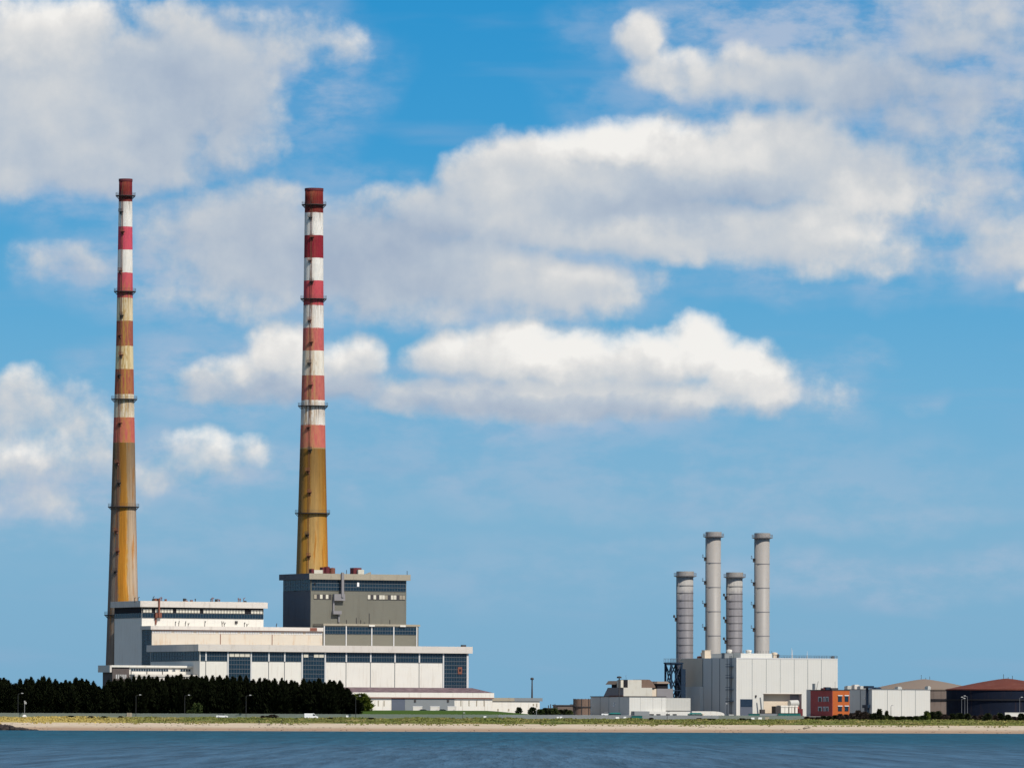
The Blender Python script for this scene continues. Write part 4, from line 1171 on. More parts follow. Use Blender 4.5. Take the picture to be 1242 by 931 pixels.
# ---- low pump house: grey west side, white front
FE = corner(763.3, 2505, ROT, GZ)
def pump_house():
    F = FE
    W = F.S(807.6, 855); D = F.side(716.6, 855)[0]
    r = thing_f('pump_house', 'low white-fronted plant building whose shaded west side looks slate grey', 'building', F)
    zt = F.Z(763, 844.6)
    MB().box(0, W, 0, D, -1.5, zt).build('wall', M['white_right'], r)
    MB().box(-.2, W + .1, -.2, D + .2, zt + .003, zt + .28).build('roof_edge', M['steel'], r)
    for u in (728, 738.5, 751):
        yy = F.side(u, 855)[0]; MB().box(-.05, -.004, yy - .1, yy + .1, 0, zt).build('panel_joint', M['mid_grey'], r)
    for u in (777, 792, 802.5):
        xx = F.S(u, 852); MB().box(xx - .1, xx + .1, -.05, -.004, 0, zt).build('panel_joint', M['light_grey'], r)
    xa, xc = F.S(765.6, 865), F.S(783.8, 865)
    MB().box(xa, xc, -2.5, -.004, -1.5, F.Z(770, 862)).build('porch', M['mid_grey'], r)
    for v in (852.5, 855.5):
        yy, zz = F.side(745, v); MB().box(-.4, -.004, yy - .3, yy + .3, zz - .3, zz + .3).build('wall_lamp', M['sign_white'], r)
    # overhanging grey box to the east
    x2, x3 = W + .05, F.S(838, 852)
    z2, z3 = F.Z(810, 861.2), F.Z(810, 846.0)
    MB().box(x2, x3, .3, D * .5, z2, z3).build('overhanging_bay', M['light_grey'], r)
    MB().box(x2, x3 - .5, 2.5, D * .5 - .01, -1.5, z2 - .004).build('lower_wall', M['white_right'], r)
    # low strip with vehicle bays
    xs0, xs1 = F.S(784.3, 865, -1.2), F.S(838, 865, -1.2); zs = F.Z(790, 862.2, -1.2)
    MB().box(xs0, xs1, -1.2, .25 - .3, -1.5, zs).build('low_strip', M['white_right'], r)
    for ua, ub in ((787.6, 793), (796, 801), (807.8, 812.4), (815.8, 820.6)):
        MB().box(F.S(ua, 866, -1.2), F.S(ub, 866, -1.2), -1.3, -1.203, -1.5, F.Z(ua, 865.4, -1.2)).build('bay_opening', M['dark'], r)
pump_house()
# barrel-roofed low shed
FS = corner(839.5, 2490, rad(4), GZ)
r = thing_f('barrel_shed', 'long low white shed with rounded end, before the shaded turbine house wall', 'shed', FS)
Wb = FS.S(878.6, 866); zb = FS.Z(845, 862.0)
prof = [(0, -1), (0, zb)] + [(Wb * .62 + Wb * .38 * math.sin(a), zb * .35 + zb * .65 * math.cos(a)) for a in [PI / 2 * i / 10 for i in range(11)]] + [(Wb, -1)]
MB().hexa([(x, 0, z) for x, z in prof], [(x, 8, z) for x, z in prof]).build('shell', M['white'], r)
MB().box(1.2, 4.4, -.1, -.004, 0, zb - .9).build('door', M['tan'], r)

# ---- plant roofs behind the pump house
FG = corner(756.4, 2556, ROT, GZ)
def plant_roofs():
    F = FG
    r = thing_f('ash_plant', 'cluster of cream and grey plant roofs behind the low white-fronted building', 'building', F)
    z0, z1 = F.Z(760, 846), F.Z(760, 833.4)
    xa, xb, xc, xd = F.S(791, 840), F.S(797.5, 840), F.S(817, 840), F.S(756.4, 840)
    D = F.side(737.5, 838)[0]
    MB().box(0, xa, 0, D, -1, z1).build('wall', M['offwhite'], r)
    MB().box(xa + .003, xb, .8, D, -1, z1 - .4).build('wall', M['tan'], r)
    MB().box(xb + .003, xc, .4, D, -1, z1 - .3).build('wall', M['duct_grey'], r)
    # raking west side
    y1 = F.side(730.2, 844)[0]
    MB().hexa([(-.15, 0, 0), (-.003, 0, 0), (-.003, y1 + 6, 0), (-.15, y1 + 6, 0)], [(-.15, 0, z1), (-.003, 0, z1), (-.003, D, z1), (-.15, D, z1)]).build('raking_wall', M['duct_grey'], r)
    MB().box(-.4, .0, .5, D * .9, z0, z0 + 1.0).build('pipe_rack', M['rust'], r)
    # roof: canopies on dark clerestories, cream penthouse, brown drum roof
    zc = F.Z(760, 825.2); zd = F.Z(760, 829.6)
    MB().box(.2, 3.2, 2, D * .8, z1 + .003, zd).build('clerestory', M['dark'], r)
    b = MB().hexa([(-1.2, 1, zd + .003), (3.6, 1, zd + .003), (3.6, D, zd + .003), (-1.2, D, zd + .003)], [(-.4, 2, zc), (3, 2, zc), (3, D - 1, zc), (-.4, D - 1, zc)]); b.build('canopy', M['beige_roof'], r)
    x1, x2, x3 = F.S(756, 828), F.S(761.5, 828), F.S(778.2, 828)
    MB().box(F.S(753, 828, -.1), x1 - .02, -.1, 3, z1 + .004, F.Z(755, 824.3)).build('roof_box', M['whitepane'], r)
    MB().box(x1, x2, .1, 4, z1 + .004, F.Z(758, 823.8)).build('roof_box', M['dark'], r)
    MB().box(x2 + .003, x3, .05, 7, z1 + .004, F.Z(765, 824.0)).build('penthouse', M['offwhite'], r)
    x4 = F.S(795, 828)
    pr = [(x3 + .01 + (x4 - x3) * i / 12, z1 + .004 + (F.Z(780, 823.6) - z1) * (1 if i < 6 else math.cos((i - 6) / 6 * PI / 2.2))) for i in range(13)]
    pr = [(x3 + .01, z1 + .004)] + pr + [(x4, z1 + .004)]
    MB().hexa([(x, .1, z) for x, z in pr], [(x, 7, z) for x, z in pr]).build('drum_roof', M['brown_tank'], r)
    xe, xf = F.S(797.5, 828), F.S(812, 828)
    MB().box(xe + .6, xf, 1.2, 8, z1 - .29, F.Z(800, 828.6)).build('clerestory', M['dark'], r)
    b = MB().hexa([(xe, .4, F.Z(800, 828.6) + .003), (xf + .5, .4, F.Z(800, 828.6) + .003), (xf + .5, 9, F.Z(800, 828.6) + .003), (xe, 9, F.Z(800, 828.6) + .003)], [(xe + .8, 1.5, F.Z(800, 825.8)), (xf, 1.5, F.Z(800, 825.8)), (xf, 8, F.Z(800, 825.8)), (xe + .8, 8, F.Z(800, 825.8))]); b.build('canopy', M['beige_roof'], r)
    for (u, v, rr, s2) in ((751, 822, .38, -2), (759.3, 818, .08, 2), (793, 826, .25, 1)):
        xx = F.S(u, 830, s2); b = MB().tube((xx, s2, 0 if s2 < 0 else z1), (xx, s2, F.Z(u, v, s2)), rr * .6, n=8)
        if u == 751: b.lathe([(.02, F.Z(u, v, s2)), (.9, F.Z(u, v, s2)), (.9, F.Z(u, v, s2) + .6), (.02, F.Z(u, v, s2) + .8)], 12, xx, s2)
        b.build('vent_pipe', M['steel'], r)
plant_roofs()

# ---- brown riveted tank and low brown shed in the gap
p = at(705.8, 860, 2520); R = 10.2 * 2520 / FPX
r = thing('rusty_tank', 'short rust-brown tank with outside ribs beside the slate grey wall', 'tank', (p.x, p.y, GZ))
h = at(706, 847.2, 2520).z - GZ
MB().lathe([(R, -.5), (R, h), (R - .2, h), (.01, h - .1)], 40).build('shell', M['brown_tank'], r, smooth=False)
for i in range(7):
    a = 2 * PI * i / 7 + .2
    MB().box(R + .01, R + .2, -.12, .12, -.5, h + .15, 0).build('rib', M['steel'], r, rz=a)
MB().lathe([(R + .02, h * .5), (R + .35, h * .5), (R + .35, h * .5 + .3), (R + .02, h * .5 + .3)], 40, close=True).build('band', M['steel'], r)
FB = corner(690, 2540, rad(10), GZ)
r = thing_f('brown_shed', 'low brown shed in the gap beside the rusty tank', 'shed', FB)
x0, x1 = FB.S(675.5, 860), FB.S(695, 860); z1 = FB.Z(685, 855.4)
MB().box(x0, x1, 0, 8, -1, z1).build('wall', M['beige_tank'], r)
MB().box(x0 - .3, x1 + .3, -.3, 8.3, z1 + .003, z1 + .35).build('roof', M['steel'], r)
MB().box(x1 + .05, x1 + .6, -.2, 7, -1, z1 + .6).build('end_post', M['parapet'], r)
# pipe stand left of it
p = at(669.5, 860, 2505)
r = thing('pipe_stand', 'dark stand of upright pipes above the bushes in the gap', 'pipes', (p.x, p.y, GZ))
for dx, h in ((-1.3, 3.2), (-.5, 3.6), (.5, 3.5), (1.1, 3.7), (2.1, 2.6)):
    MB().tube((dx, 0, 0), (dx, 0, h + .6), .17, n=6).build('pipe', M['steel'], r)
MB().box(-2.6, 2.3, -.2, .2, 2.4, 2.8).box(-2.2, 2.0, -.25, .25, 1.5, 1.75).build('beam', M['steel'], r)

# ---- red and orange office
FO = corner(1010.0, 2500, ROT, GZ)
def office():
    F = FO
    W = F.S(1030.4, 850); D = F.side(983.6, 850)[0]
    r = thing_f('office_block', 'two-storey office with dark red west side and bright orange front', 'office', F)
    zt = F.Z(1010, 836.9)
    MB().box(0, W, 0, D, -1, zt).build('wall', M['orange_clad'], r)
    MB().box(-.15, -.003, .1, D - .05, -1, zt - .05).build('red_wall', M['red_clad'], r)
    MB().box(-.3, W + .12, -.12, D + .1, zt + .003, zt + .3).build('roof_edge', M['steel'], r)
    MB().box(-.2, W, D + .02, D + 3, -1, zt + .4).build('stair_core', M['parapet'], r)
    for ua, ub in ((1016.3, 1021), (1024.4, 1029)):
        for va, vb in ((843.6, 850.4), (856.2, 862)):
            x0, x1 = F.S(ua, 850), F.S(ub, 850)
            g = MB().box(x0, x1, -.09, -.004, F.Z(ua, vb), F.Z(ua, va)).build('window', M['glass'], r)
            MB().box(x0 - .15, x1 + .15, -.3, -.005, F.Z(ua, va) + .003, F.Z(ua, va) + .35).build('window_hood', M['mullion'], g)
    for ua, ub in ((993, 997.5), (999, 1001.5), (1002.2, 1005.6)):
        for va, vb in ((844.4, 850.4), (856.4, 862)):
            y1, y0 = F.side(ua, 850)[0], F.side(ub, 850)[0]; z0, z1_ = F.side(ua, vb)[1], F.side(ua, va)[1]
            g = MB().box(-.2, -.154, y0, y1, z0, z1_).build('window', M['glass'], r)
            b = MB().box(-.26, -.203, y0, y0 + .5, z0, z1_).box(-.26, -.203, y1 - .3, y1, z0, z1_).box(-.27, -.262, y0, y1, z1_ - .35, z1_)
            b.build('window_frame', M['mullion'], g)
    for (ua, ub, v, s2, mm) in ((986.8, 988.6, 828.5, 8, 'light_grey'), (997, 1000, 834, 6, 'maroon'), (1000.4, 1006, 832.8, 5, 'blue_steel'), (1007, 1015, 833.8, 4, 'steel')):
        xa, xc = F.S(ua, 834, s2), F.S(ub, 834, s2); MB().box(xa, xc, s2 - 1, s2 + 1, zt + .31, F.Z(ua, v, s2)).build('roof_plant', M[mm], r)
    xx = F.S(1012.8, 830, 4); MB().tube((xx, 4, zt), (xx, 4, F.Z(1012, 826, 4)), .07, n=5).build('roof_mast', M['lamp_pale'], r)
    xx = F.S(990.2, 830, 8); MB().tube((xx, 8, zt), (xx + .8, 8, F.Z(990, 825.5, 8)), .08, n=5).build('roof_mast', M['lamp_pole'], r)
office()

# ---- white box store beside the office
FW = corner(1057.6, 2535, ROT, GZ)
def white_box():
    F = FW
    W = F.S(1128.2, 850); D = F.side(1024, 850)[0]
    r = thing_f('white_store', 'white panelled store with grey shaded west side, between the orange office and the beige tank', 'building', F)
    zt = F.Z(1058, 836.0)
    MB().box(0, W, 0, D, -1, zt).build('wall', M['white_right'], r)
    MB().box(-.1, W + .1, -.1, D + .1, zt + .003, zt + .25).build('roof_edge', M['mid_grey'], r)
    for u in (1076.3, 1093.4, 1110.3):
        xx = F.S(u, 850); MB().box(xx - .08, xx + .08, -.05, -.004, 0, zt).build('panel_joint', M['mid_grey'], r)
    yy = F.side(1043.5, 850)[0]; MB().box(-.06, -.004, yy - .13, yy + .13, 0, zt).build('panel_joint', M['blue_steel'], r)
    b = MB(); yl = F.side(1052.6, 845)[0]
    b.box(-.7, -.05, yl - .4, yl + .4, F.side(1052, 858)[1], F.side(1052, 831.5)[1]).box(-1.2, -.04, yl - 1.8, yl + 2.2, F.side(1052, 858)[1], F.side(1052, 854.3)[1]).box(-.9, -.05, yl - 1.1, yl + 1.1, 0, F.side(1052, 858)[1] - .01)
    b.box(-1.0, 1.5, yl - 2.0, yl + 1.6, F.side(1052, 834.5)[1], F.side(1052, 831.3)[1])
    b.build('duct', M['blue_steel'], r)
    yy, zz = F.side(1050, 846.5); MB().box(-.6, -.004, yy - .35, yy + .35, zz - .3, zz + .3).build('wall_lamp', M['sign_white'], r)
    for (ua, ub, v, s2, mm) in ((1026, 1034, 832, 30, 'light_grey'), (1034.5, 1041, 830.6, 28, 'parapet'), (1041.5, 1049, 832.2, 24, 'light_grey'), (1060, 1067, 833.8, 6, 'blue_steel'), (1087, 1092, 833, 6, 'light_grey'), (1123.5, 1127, 832.3, 2, 'light_grey')):
        xa, xc = F.S(ua, 834, s2), F.S(ub, 834, s2)
        b = MB().box(xa, xc, s2 - 1.2, s2 + 1.2, zt + .26, F.Z(ua, v, s2)); b.box(xa + .3, xc - .3, s2 - .9, s2 + .9, F.Z(ua, v, s2), F.Z(ua, v, s2) + .25)
        b.build('roof_plant', M[mm], r)
white_box()

# ---- oil tanks
def tank(u, Y, rpx, vrim, vpk, mshell, mroof, label, vb, zb):
    p = at(u, 860, Y)
    R = rpx * Y / FPX
    r = thing('oil_tank', label, 'oil tank', (p.x, Y, zb))
    zr = at(u, vrim, Y - R).z - zb; zp = at(u, vpk, Y).z - zb
    MB().lathe([(R, -1), (R, zr)], 96).build('shell', M[mshell], r, smooth=True)
    pr = [(R + .35, zr - .05), (R + .35, zr + .35)] + [(R * (1 - i / 12) + .01, zr + .35 + (zp - zr - .35) * (1 - (1 - i / 12) ** 1.25)) for i in range(1, 13)]
    MB().lathe(pr, 96).build('cone_roof', M[mroof], r, smooth=False)
    zz = at(u, vb, Y - R).z - zb
    MB().lathe([(R + .01, zz - .3), (R + .5, zz - .3), (R + .5, zz + .3), (R + .01, zz + .3)], 96, close=True).build('wind_girder', M['dark'], r)
    for i, dx in enumerate((-1.2, .6, 2.2)):
        MB().tube((dx, 0, zp - .3), (dx, 0, zp + (1.6, .5, 1.0)[i]), .1, n=5).build('vent_pipe', M['steel'], r)
    return r
tank(1121, 2650, 66, 836.2, 823.0, 'beige_tank', 'beige_roof', 'grey-brown oil tank with a shallow beige cone roof behind the white store', 848, GZ)
tank(1221, 2560, 73, 836.4, 822.2, 'dark_tank', 'rust_roof', 'blue-black oil tank with a rust-red cone roof at the right edge', 848.2, GZ)
# low pale wall in front of the dark tank
FL = corner(1219, 2500, rad(2), GZ)
r = tag(MB().box(0, FL.S(1243, 866), 0, .4, -.5, FL.Z(1220, 864.3)).box(-.05, FL.S(1243, 866) + .05, -.05, .45, FL.Z(1220, 864.3) + .003, FL.Z(1220, 863.9) + .1).build('bund_wall', M['white'], None, loc=tuple(FL.O), rz=FL.rot),
        'low whitewashed wall among shrubs in front of the blue-black tank', 'wall')

# ================================================================== trees
def crown_mesh(name, seed, H, R, n, leaf, m, shape):
    rg = random.Random(seed); b = MB()
    ph = [rg.uniform(0, 6.28) for _ in range(6)]
    for k in range(n):
        h = rg.random() ** 0.85
        prof = shape(h)
        a = rg.uniform(0, 2 * PI)
        rr = R * prof * (1 + .22 * math.sin(3 * a + ph[0] + 7 * h) + .18 * math.sin(5 * a + ph[1] - 11 * h))
        rho = rr * (rg.random() ** 0.35)
        P = Vector((rho * math.cos(a), rho * math.sin(a), H * h))
        d = Vector((math.cos(a) * .8 + rg.uniform(-.5, .5), math.sin(a) * .8 + rg.uniform(-.5, .5), rg.uniform(.1, 1.1))).normalized()
        s = d.cross(Vector((rg.uniform(-1, 1), rg.uniform(-1, 1), rg.uniform(-1, 1)))).normalized()
        L = leaf * rg.uniform(.6, 1.5); w = L * .34
        b.face([P - d * L * .4 - s * w * .5, P + s * w * .9, P + d * L * .9, P - s * w * .9])
    me = bpy.data.meshes.new(name); me.from_pydata(b.v, [], b.f); me.materials.append(m); me.update()
    return me
def part_obj(name, me, parent):
    o = bpy.data.objects.new(name, me); COL.objects.link(o); o.parent = parent; return o
def conifer_mesh(name, seed, H, R, n, leaf, m):
    rg = random.Random(seed); b = MB()
    lead = [(0, 0, 1.0, 1.0)] + [(rg.uniform(-1.7, 1.7), rg.uniform(-1, 1), rg.uniform(.84, .985), rg.uniform(.55, .8)) for _ in range(4)]
    for k in range(n):
        ox, oy, hf, rf = lead[0] if rg.random() < .42 else rg.choice(lead[1:])
        h = rg.random() ** .8
        a = rg.uniform(0, 2 * PI)
        rr = R * rf * con(h) * (1 + .25 * math.sin(3 * a + seed + 9 * h) + .2 * math.sin(h * 38 + seed))
        rho = rr * rg.random() ** .4
        w_ = min(1, h * 1.6)
        P = Vector((ox * w_ + rho * math.cos(a), oy * w_ + rho * math.sin(a), H * hf * h))
        d = Vector((math.cos(a) * (.9 - .6 * h) + rg.uniform(-.35, .35), math.sin(a) * (.9 - .6 * h) + rg.uniform(-.35, .35), rg.uniform(.4, 1.2))).normalized()
        s = d.cross(Vector((rg.uniform(-1, 1), rg.uniform(-1, 1), rg.uniform(-1, 1)))).normalized()
        L = leaf * rg.uniform(.6, 1.4) * (1 - .3 * h); w = L * .30
        b.face([P - d * L * .4 - s * w * .5, P + s * w * .9, P + d * L * .9, P - s * w * .9])
    me = bpy.data.meshes.new(name); me.from_pydata(b.v, [], b.f); me.materials.append(m); me.update()
    return me
con = lambda h: (0.80 + .20 * min(1, h / .12)) * (1 - max(0, h - .55) / .45) ** .95 + .012
TREES = []
for i in range(5):
    Ht = 13.0
    r = bpy.data.objects.new('conifer_tree', None); COL.objects.link(r)
    me = conifer_mesh('crown', 40 + i, Ht, 2.9 + .35 * (i % 3), 3800, 1.05, M['cypress'])
    part_obj('crown', me, r)
    b = MB().tube((0, 0, -.5), (0, 0, Ht * .9), .32, .05, n=7)
    rg = random.Random(i)
    for k in range(14):
        z = 1 + k * .75; a = k * 2.4; L = 2.2 * con(z / Ht)
        b.tube((0, 0, z), (math.cos(a) * L, math.sin(a) * L, z + .9), .09, .02, n=5)
    b.build('trunk', M['bark'], r)
    TREES.append(r)
prof_t = [(-12, 821), (0, 822), (10, 823), (20, 827), (30, 826), (40, 822), (47, 822), (58, 822), (66, 823), (73, 829), (81, 825), (86, 829), (94, 822), (101, 824), (109, 825), (117, 829), (123, 832),
          (130, 827), (148, 822), (165, 822), (182, 822), (209, 821), (226, 821), (245, 819), (267, 819), (279, 822), (298, 821), (318, 823), (339, 822.5), (351, 827), (366, 825), (376, 823), (390, 825), (404, 827), (411, 827), (420, 834), (427, 843), (434, 856)]
def interp(T, u):
    for (a, x), (b_, y) in zip(T, T[1:]):
        if a <= u <= b_: return x + (y - x) * (u - a) / (b_ - a)
    return T[-1][1]
rg = random.Random(21)
used = set(); u = -9.0; idx = 0
def conifer_label(u):
    if u < 116: return 'near-black conifer of the tree row, standing against open sky left of the brick annex', 'conifers against the sky'
    if u < 240: return 'near-black conifer of the tree row, standing in front of the brick annex', 'conifers before the brick annex'
    if u < 405: return 'near-black conifer of the tree row, standing in front of the white turbine hall', 'conifers before the turbine hall'
    return 'shorter dark conifer at the tapering east end of the tree row', 'conifers ending the row'
while u < 431:
    pi = idx % 5
    o = TREES[pi] if pi not in used else copy_tree(TREES[pi])
    used.add(pi)
    Y = 2452 + rg.uniform(-3, 5)
    vt = interp(prof_t, u) + rg.choice([-1.8, -.6, 0, .8, 1.6, 3.0])
    p = at(u, vt, Y); z0 = gz(p.x, Y) - .3
    s = (p.z - z0) / 12.9
    o.location = (p.x, Y, z0); o.rotation_euler = (0, 0, rg.uniform(0, 6.28))
    o.scale = (1.0 * rg.uniform(.85, 1.15), 1.0 * rg.uniform(.9, 1.15), s)
    lb, gr = conifer_label(u); tag(o, lb, 'conifer', gr)
    u += rg.uniform(4.6, 9.0); idx += 1

# ---- bushes
dome = lambda h: math.sqrt(max(0.02, 1 - (h * .96) ** 2)) * (.75 + .25 * min(1, h / .25))
BUSH = {}
def bush(u, vtop, Y, wpx, key, label, group=None, cat='bush', leaf=.5, n=900):
    kk = (key, n)
    if kk not in BUSH:
        BUSH[kk] = [crown_mesh('foliage', 300 + 7 * i + len(BUSH) * 31, 1.0, .5, n, leaf / 3.2, M[key], dome) for i in range(3)]
    me = random.choice(BUSH[kk])
    p = at(u, vtop, Y); z0 = gz(p.x, Y) - .1
    r = thing('bush', label, cat, (p.x, Y, z0), random.uniform(0, 6.28), group)
    w = wpx * Y / FPX; h = p.z - z0
    f = part_obj('foliage', me, r); f.scale = (w, w * .9, h)
    b = MB()
    for q in range(5):
        a = q * 1.3; b.tube((0, 0, -.2), (math.cos(a) * w * .3, math.sin(a) * w * .3, h * .75), .06, .02, n=5)
    b.build('stems', M['bark'], r)
    return r
bush(438, 842, 2464, 24, 'bush_olive', 'bright olive-green tree-sized bush at the east end of the conifer row', n=1600)
bush(445.5, 853, 2462, 12, 'bush_olive', 'small olive-green bush, rightmost of the pair beside the conifers')
bush(239, 853, 2442, 15, 'bush_green', 'solitary pale green bush in front of the dark conifers', n=500)
bush(230, 861, 2440, 8, 'bush_green', 'tiny green shrub left of the solitary bush before the conifers', n=500)
bush(629.5, 857.6, 2468, 8, 'bush_dark', 'small dark bush in front of the long white store')
bush(646, 857.6, 2466, 10, 'bush_dark', 'dark bush at the east corner of the long white store')
for i, (u, v, w) in enumerate([(655, 860, 10), (661, 858.6, 10), (667, 859.4, 9), (673, 858.8, 10), (680, 860.4, 9), (686, 860, 9), (691, 861, 8)]):
    bush(u, v, 2466 + (i % 3), w, 'bush_dark' if i % 3 else 'bush_green', 'dark low bush filling the gap between the white store and the rusty tank', 'bushes in the gap')
HED = [(979, 868.5, 8, 'bush_brown'), (985, 869.4, 9, 'bush_brown'), (992, 869, 9, 'bush_brown'), (999, 868, 9, 'bush_dark'), (1006, 868, 9, 'bush_dark'), (1013, 867, 10, 'bush_dark'), (1019, 865.5, 10, 'bush_brown'), (1026, 866, 10, 'bush_brown'),
       (1033, 864.5, 10, 'bush_brown'), (1041, 861.5, 12, 'bush_brown'), (1049, 863, 11, 'bush_brown'), (1055, 865, 10, 'bush_dark'), (1061, 864.6, 9, 'bush_dark')]
for i, (u, v, w, k) in enumerate(HED):
    bush(u, v, 2430 + (i % 3), w, k, 'scruffy dark brown shrub of the hedge below the red and orange office', 'shrubs below the office', leaf=.42)
HED2 = [(1066.5, 860, 9, 'bush_dark'), (1075.6, 862, 6, 'bush_dark'), (1070, 866.6, 10, 'bush_green'), (1079, 867.6, 11, 'bush_green'), (1087, 868.4, 11, 'bush_dark'), (1095, 868.2, 11, 'bush_green'), (1103, 868.4, 11, 'bush_dark'), (1111, 868, 11, 'bush_green'), (1119, 867.6, 11, 'bush_green')]
for i, (u, v, w, k) in enumerate(HED2):
    bush(u, v, 2430 + (i % 3), w, k, 'clipped-looking green shrub along the foot of the white panelled store', 'shrubs below the white store', leaf=.42)
HED3 = [(1124, 862.5, 9, 'bush_green'), (1131, 863, 10, 'bush_dark'), (1138, 862.4, 11, 'bush_dark'), (1146, 866, 11, 'bush_brown'), (1155, 865.4, 11, 'bush_dark'), (1164, 864.8, 11, 'bush_dark'), (1173, 865, 11, 'bush_dark'), (1182, 867.5, 11, 'bush_brown'), (1190, 866.8, 10, 'bush_brown'),
        (1198, 865, 11, 'bush_dark'), (1207, 867, 10, 'bush_brown'), (1213, 864.8, 11, 'bush_dark'), (1222, 866.4, 11, 'bush_dark'), (1230, 868.5, 10, 'bush_brown'), (1239, 865, 11, 'bush_dark'), (1247, 865, 11, 'bush_dark')]
for i, (u, v, w, k) in enumerate(HED3):
    bush(u, v, 2430 + (i % 3), w, k, 'dark shrub of the hedge in front of the two oil tanks', 'shrubs below the tanks', leaf=.42)
bush(1126, 864.5, 2429, 5, 'bush_olive', 'small yellowish shrub at the east corner of the white panelled store', n=500, leaf=.4)
DUN = [(318.5, 869.4, 6), (324, 869.6, 6), (331, 868.2, 11), (86, 869.4, 9), (110, 870, 8), (126, 870, 7), (146, 870, 6), (402, 871.6, 10), (417, 872, 9), (450, 871.8, 8), (848, 872.4, 8), (862, 873, 12), (790, 872, 6), (900, 872.6, 10), (908, 873.2, 8)]
for i, (u, v, w) in enumerate(DUN):
    bush(u, v - 2.0, 2421 + (i % 3), w * 1.15, ('bush_brown', 'bush_dark')[i % 2], 'low brownish dune shrub in the grass just below the fence', 'low shrubs in the dune grass', leaf=.5, n=500)

# ================================================================== fence
def fence(u0, u1, vt, m, label, Y=2433.0):
    x0, x1 = at(u0, 866, Y).x, at(u1, 866, Y).x
    r = thing('palisade_fence', label, 'fence', (x0, Y, gz(x0, Y)), 0)
    L = x1 - x0; b = MB(); x = 0; rg = random.Random(int(u0))
    hm = at((u0 + u1) / 2, vt, Y).z - gz(x0, Y)
    dz = 0
    while x < L:
        h = hm + rg.uniform(-.06, .06)
        b.hexa([(x, -.04, -.4), (x + .13, -.04, -.4), (x + .13, .0, -.4), (x, .0, -.4)], [(x, -.04, h), (x + .13, -.04, h), (x + .13, .0, h), (x, .0, h)])
        x += .165
    b.build('pales', m, r)
    MB().box(0, L, .003, .08, .35, .47).box(0, L, .003, .08, hm - .5, hm - .38).build('rails', m, r)
    n = max(2, int(L / 9)); 
    for i in range(n + 1):
        xx = L * i / n; MB().box(xx - .07, xx + .07, .083, .22, -.4, hm - .1).build('post', m, r)
    return r
fence(-14, 604, 865.0, M['fence_green'], 'long green-grey palisade fence below the conifers and the annex')
fence(604.2, 872, 866.6, M['fence_blue'], 'galvanised blue-grey palisade fence below the plant buildings')
fence(872.2, 975, 867.2, M['fence_green'], 'greenish palisade fence in front of the transformer recess')
fence(975.2, 1260, 869.4, M['lamp_pole'], 'low dark fence half hidden in the shrubs on the right')

# ---- signs, posts, lamps
def sign(u, v0, v1, wpx, m, label, Y=2431.5):
    p = at(u, v1, Y); zb = p.z; zt = at(u, v0, Y).z; w = wpx * Y / FPX / 2
    z0 = gz(p.x, Y)
    r = thing('sign', label, 'sign', (p.x, Y, z0))
    MB().box(-w, w, -.06, 0, zb - z0, zt - z0).build('board', m, r)
    b = MB()
    for s_ in (-.6, .6): b.box(s_ * w - .05, s_ * w + .05, .003, .1, -.3, zt - z0 - .1)
    b.build('post', M['lamp_pole'], r)
sign(421.3, 867, 870, 3.4, M['sign_white'], 'small white notice board on the fence below the olive bush')
sign(588.2, 867.8, 870.8, 3.4, M['sign_white'], 'small white notice board on the fence below the slit windows')
sign(157, 864, 868.6, 6, M['sign_tan'], 'tan information board in front of the conifers')
sign(748.8, 868.8, 873, 4.2, M['sign_white'], 'white notice board on the blue-grey fence below the slate grey wall')
sign(758, 868.6, 871.8, 3.2, M['sign_white'], 'smaller white notice board at the corner of the white-fronted building')
sign(774.5, 869, 872, 3.2, M['sign_white'], 'white notice board in front of the teal container')
sign(913, 869.6, 872.2, 4, M['sign_white'], 'small white notice board left of the transformer recess fence')
sign(922, 869.4, 873, 4.4, M['sign_white'], 'white notice board below the slanted loading arm')
sign(930.5, 869, 873.6, 5, M['sign_tan'], 'pale tan notice board below the transformer recess')
sign(676.6, 868.6, 871, 2.6, M['sign_white'], 'tiny white notice on the blue-grey fence, left of a close pair')
sign(680.4, 868.4, 871.2, 3.0, M['sign_white'], 'tiny white notice on the blue-grey fence, right of a close pair')

def lamp(u, vb, vt, Y, label, side=1, pale=False, arm=1.3, group='street lamps along the shore road'):
    p = at(u, vb, Y); z0 = min(p.z, gz(p.x, Y)); h = at(u, vt, Y).z - z0
    r = thing('street_lamp', label, 'street lamp', (p.x, Y, z0), 0, group)
    mm = M['lamp_pale' if pale else 'lamp_pole']
    MB().tube((0, 0, 0), (0, 0, h - .3), .08 if pale else .12, .05 if pale else .07, n=8).tube((0, 0, h - .3), (side * arm, 0, h), .07, .05, n=6).build('column', mm, r)
    x0 = side * arm
    MB().hexa([(x0 - .1 * side, -.2, h - .12), (x0 + .65 * side, -.2, h - .06), (x0 + .65 * side, .2, h - .06), (x0 - .1 * side, .2, h - .12)][::side],
              [(x0 - .1 * side, -.15, h + .22), (x0 + .5 * side, -.15, h + .16), (x0 + .5 * side, .15, h + .16), (x0 - .1 * side, .15, h + .22)][::side]).build('lantern', M['lamp_head'], r)
lamp(21.8, 865, 840.3, 2440, 'street lamp near the left edge, its lantern glinting against the conifers')
lamp(164.8, 873, 842.2, 2428, 'street lamp in front of the conifers below the brick annex')
lamp(298.4, 869, 842.6, 2428, 'street lamp in front of the conifers right of the solitary bush')
lamp(224.0, 866, 842.5, 2441, 'street lamp mostly lost against the conifers above the solitary bush')
lamp(431.4, 873, 843.5, 2428, 'street lamp beside the olive bush at the end of the conifer row')
lamp(561.2, 874, 864, 2428, 'short dark post lamp below the slit windows of the low annex', arm=.3)
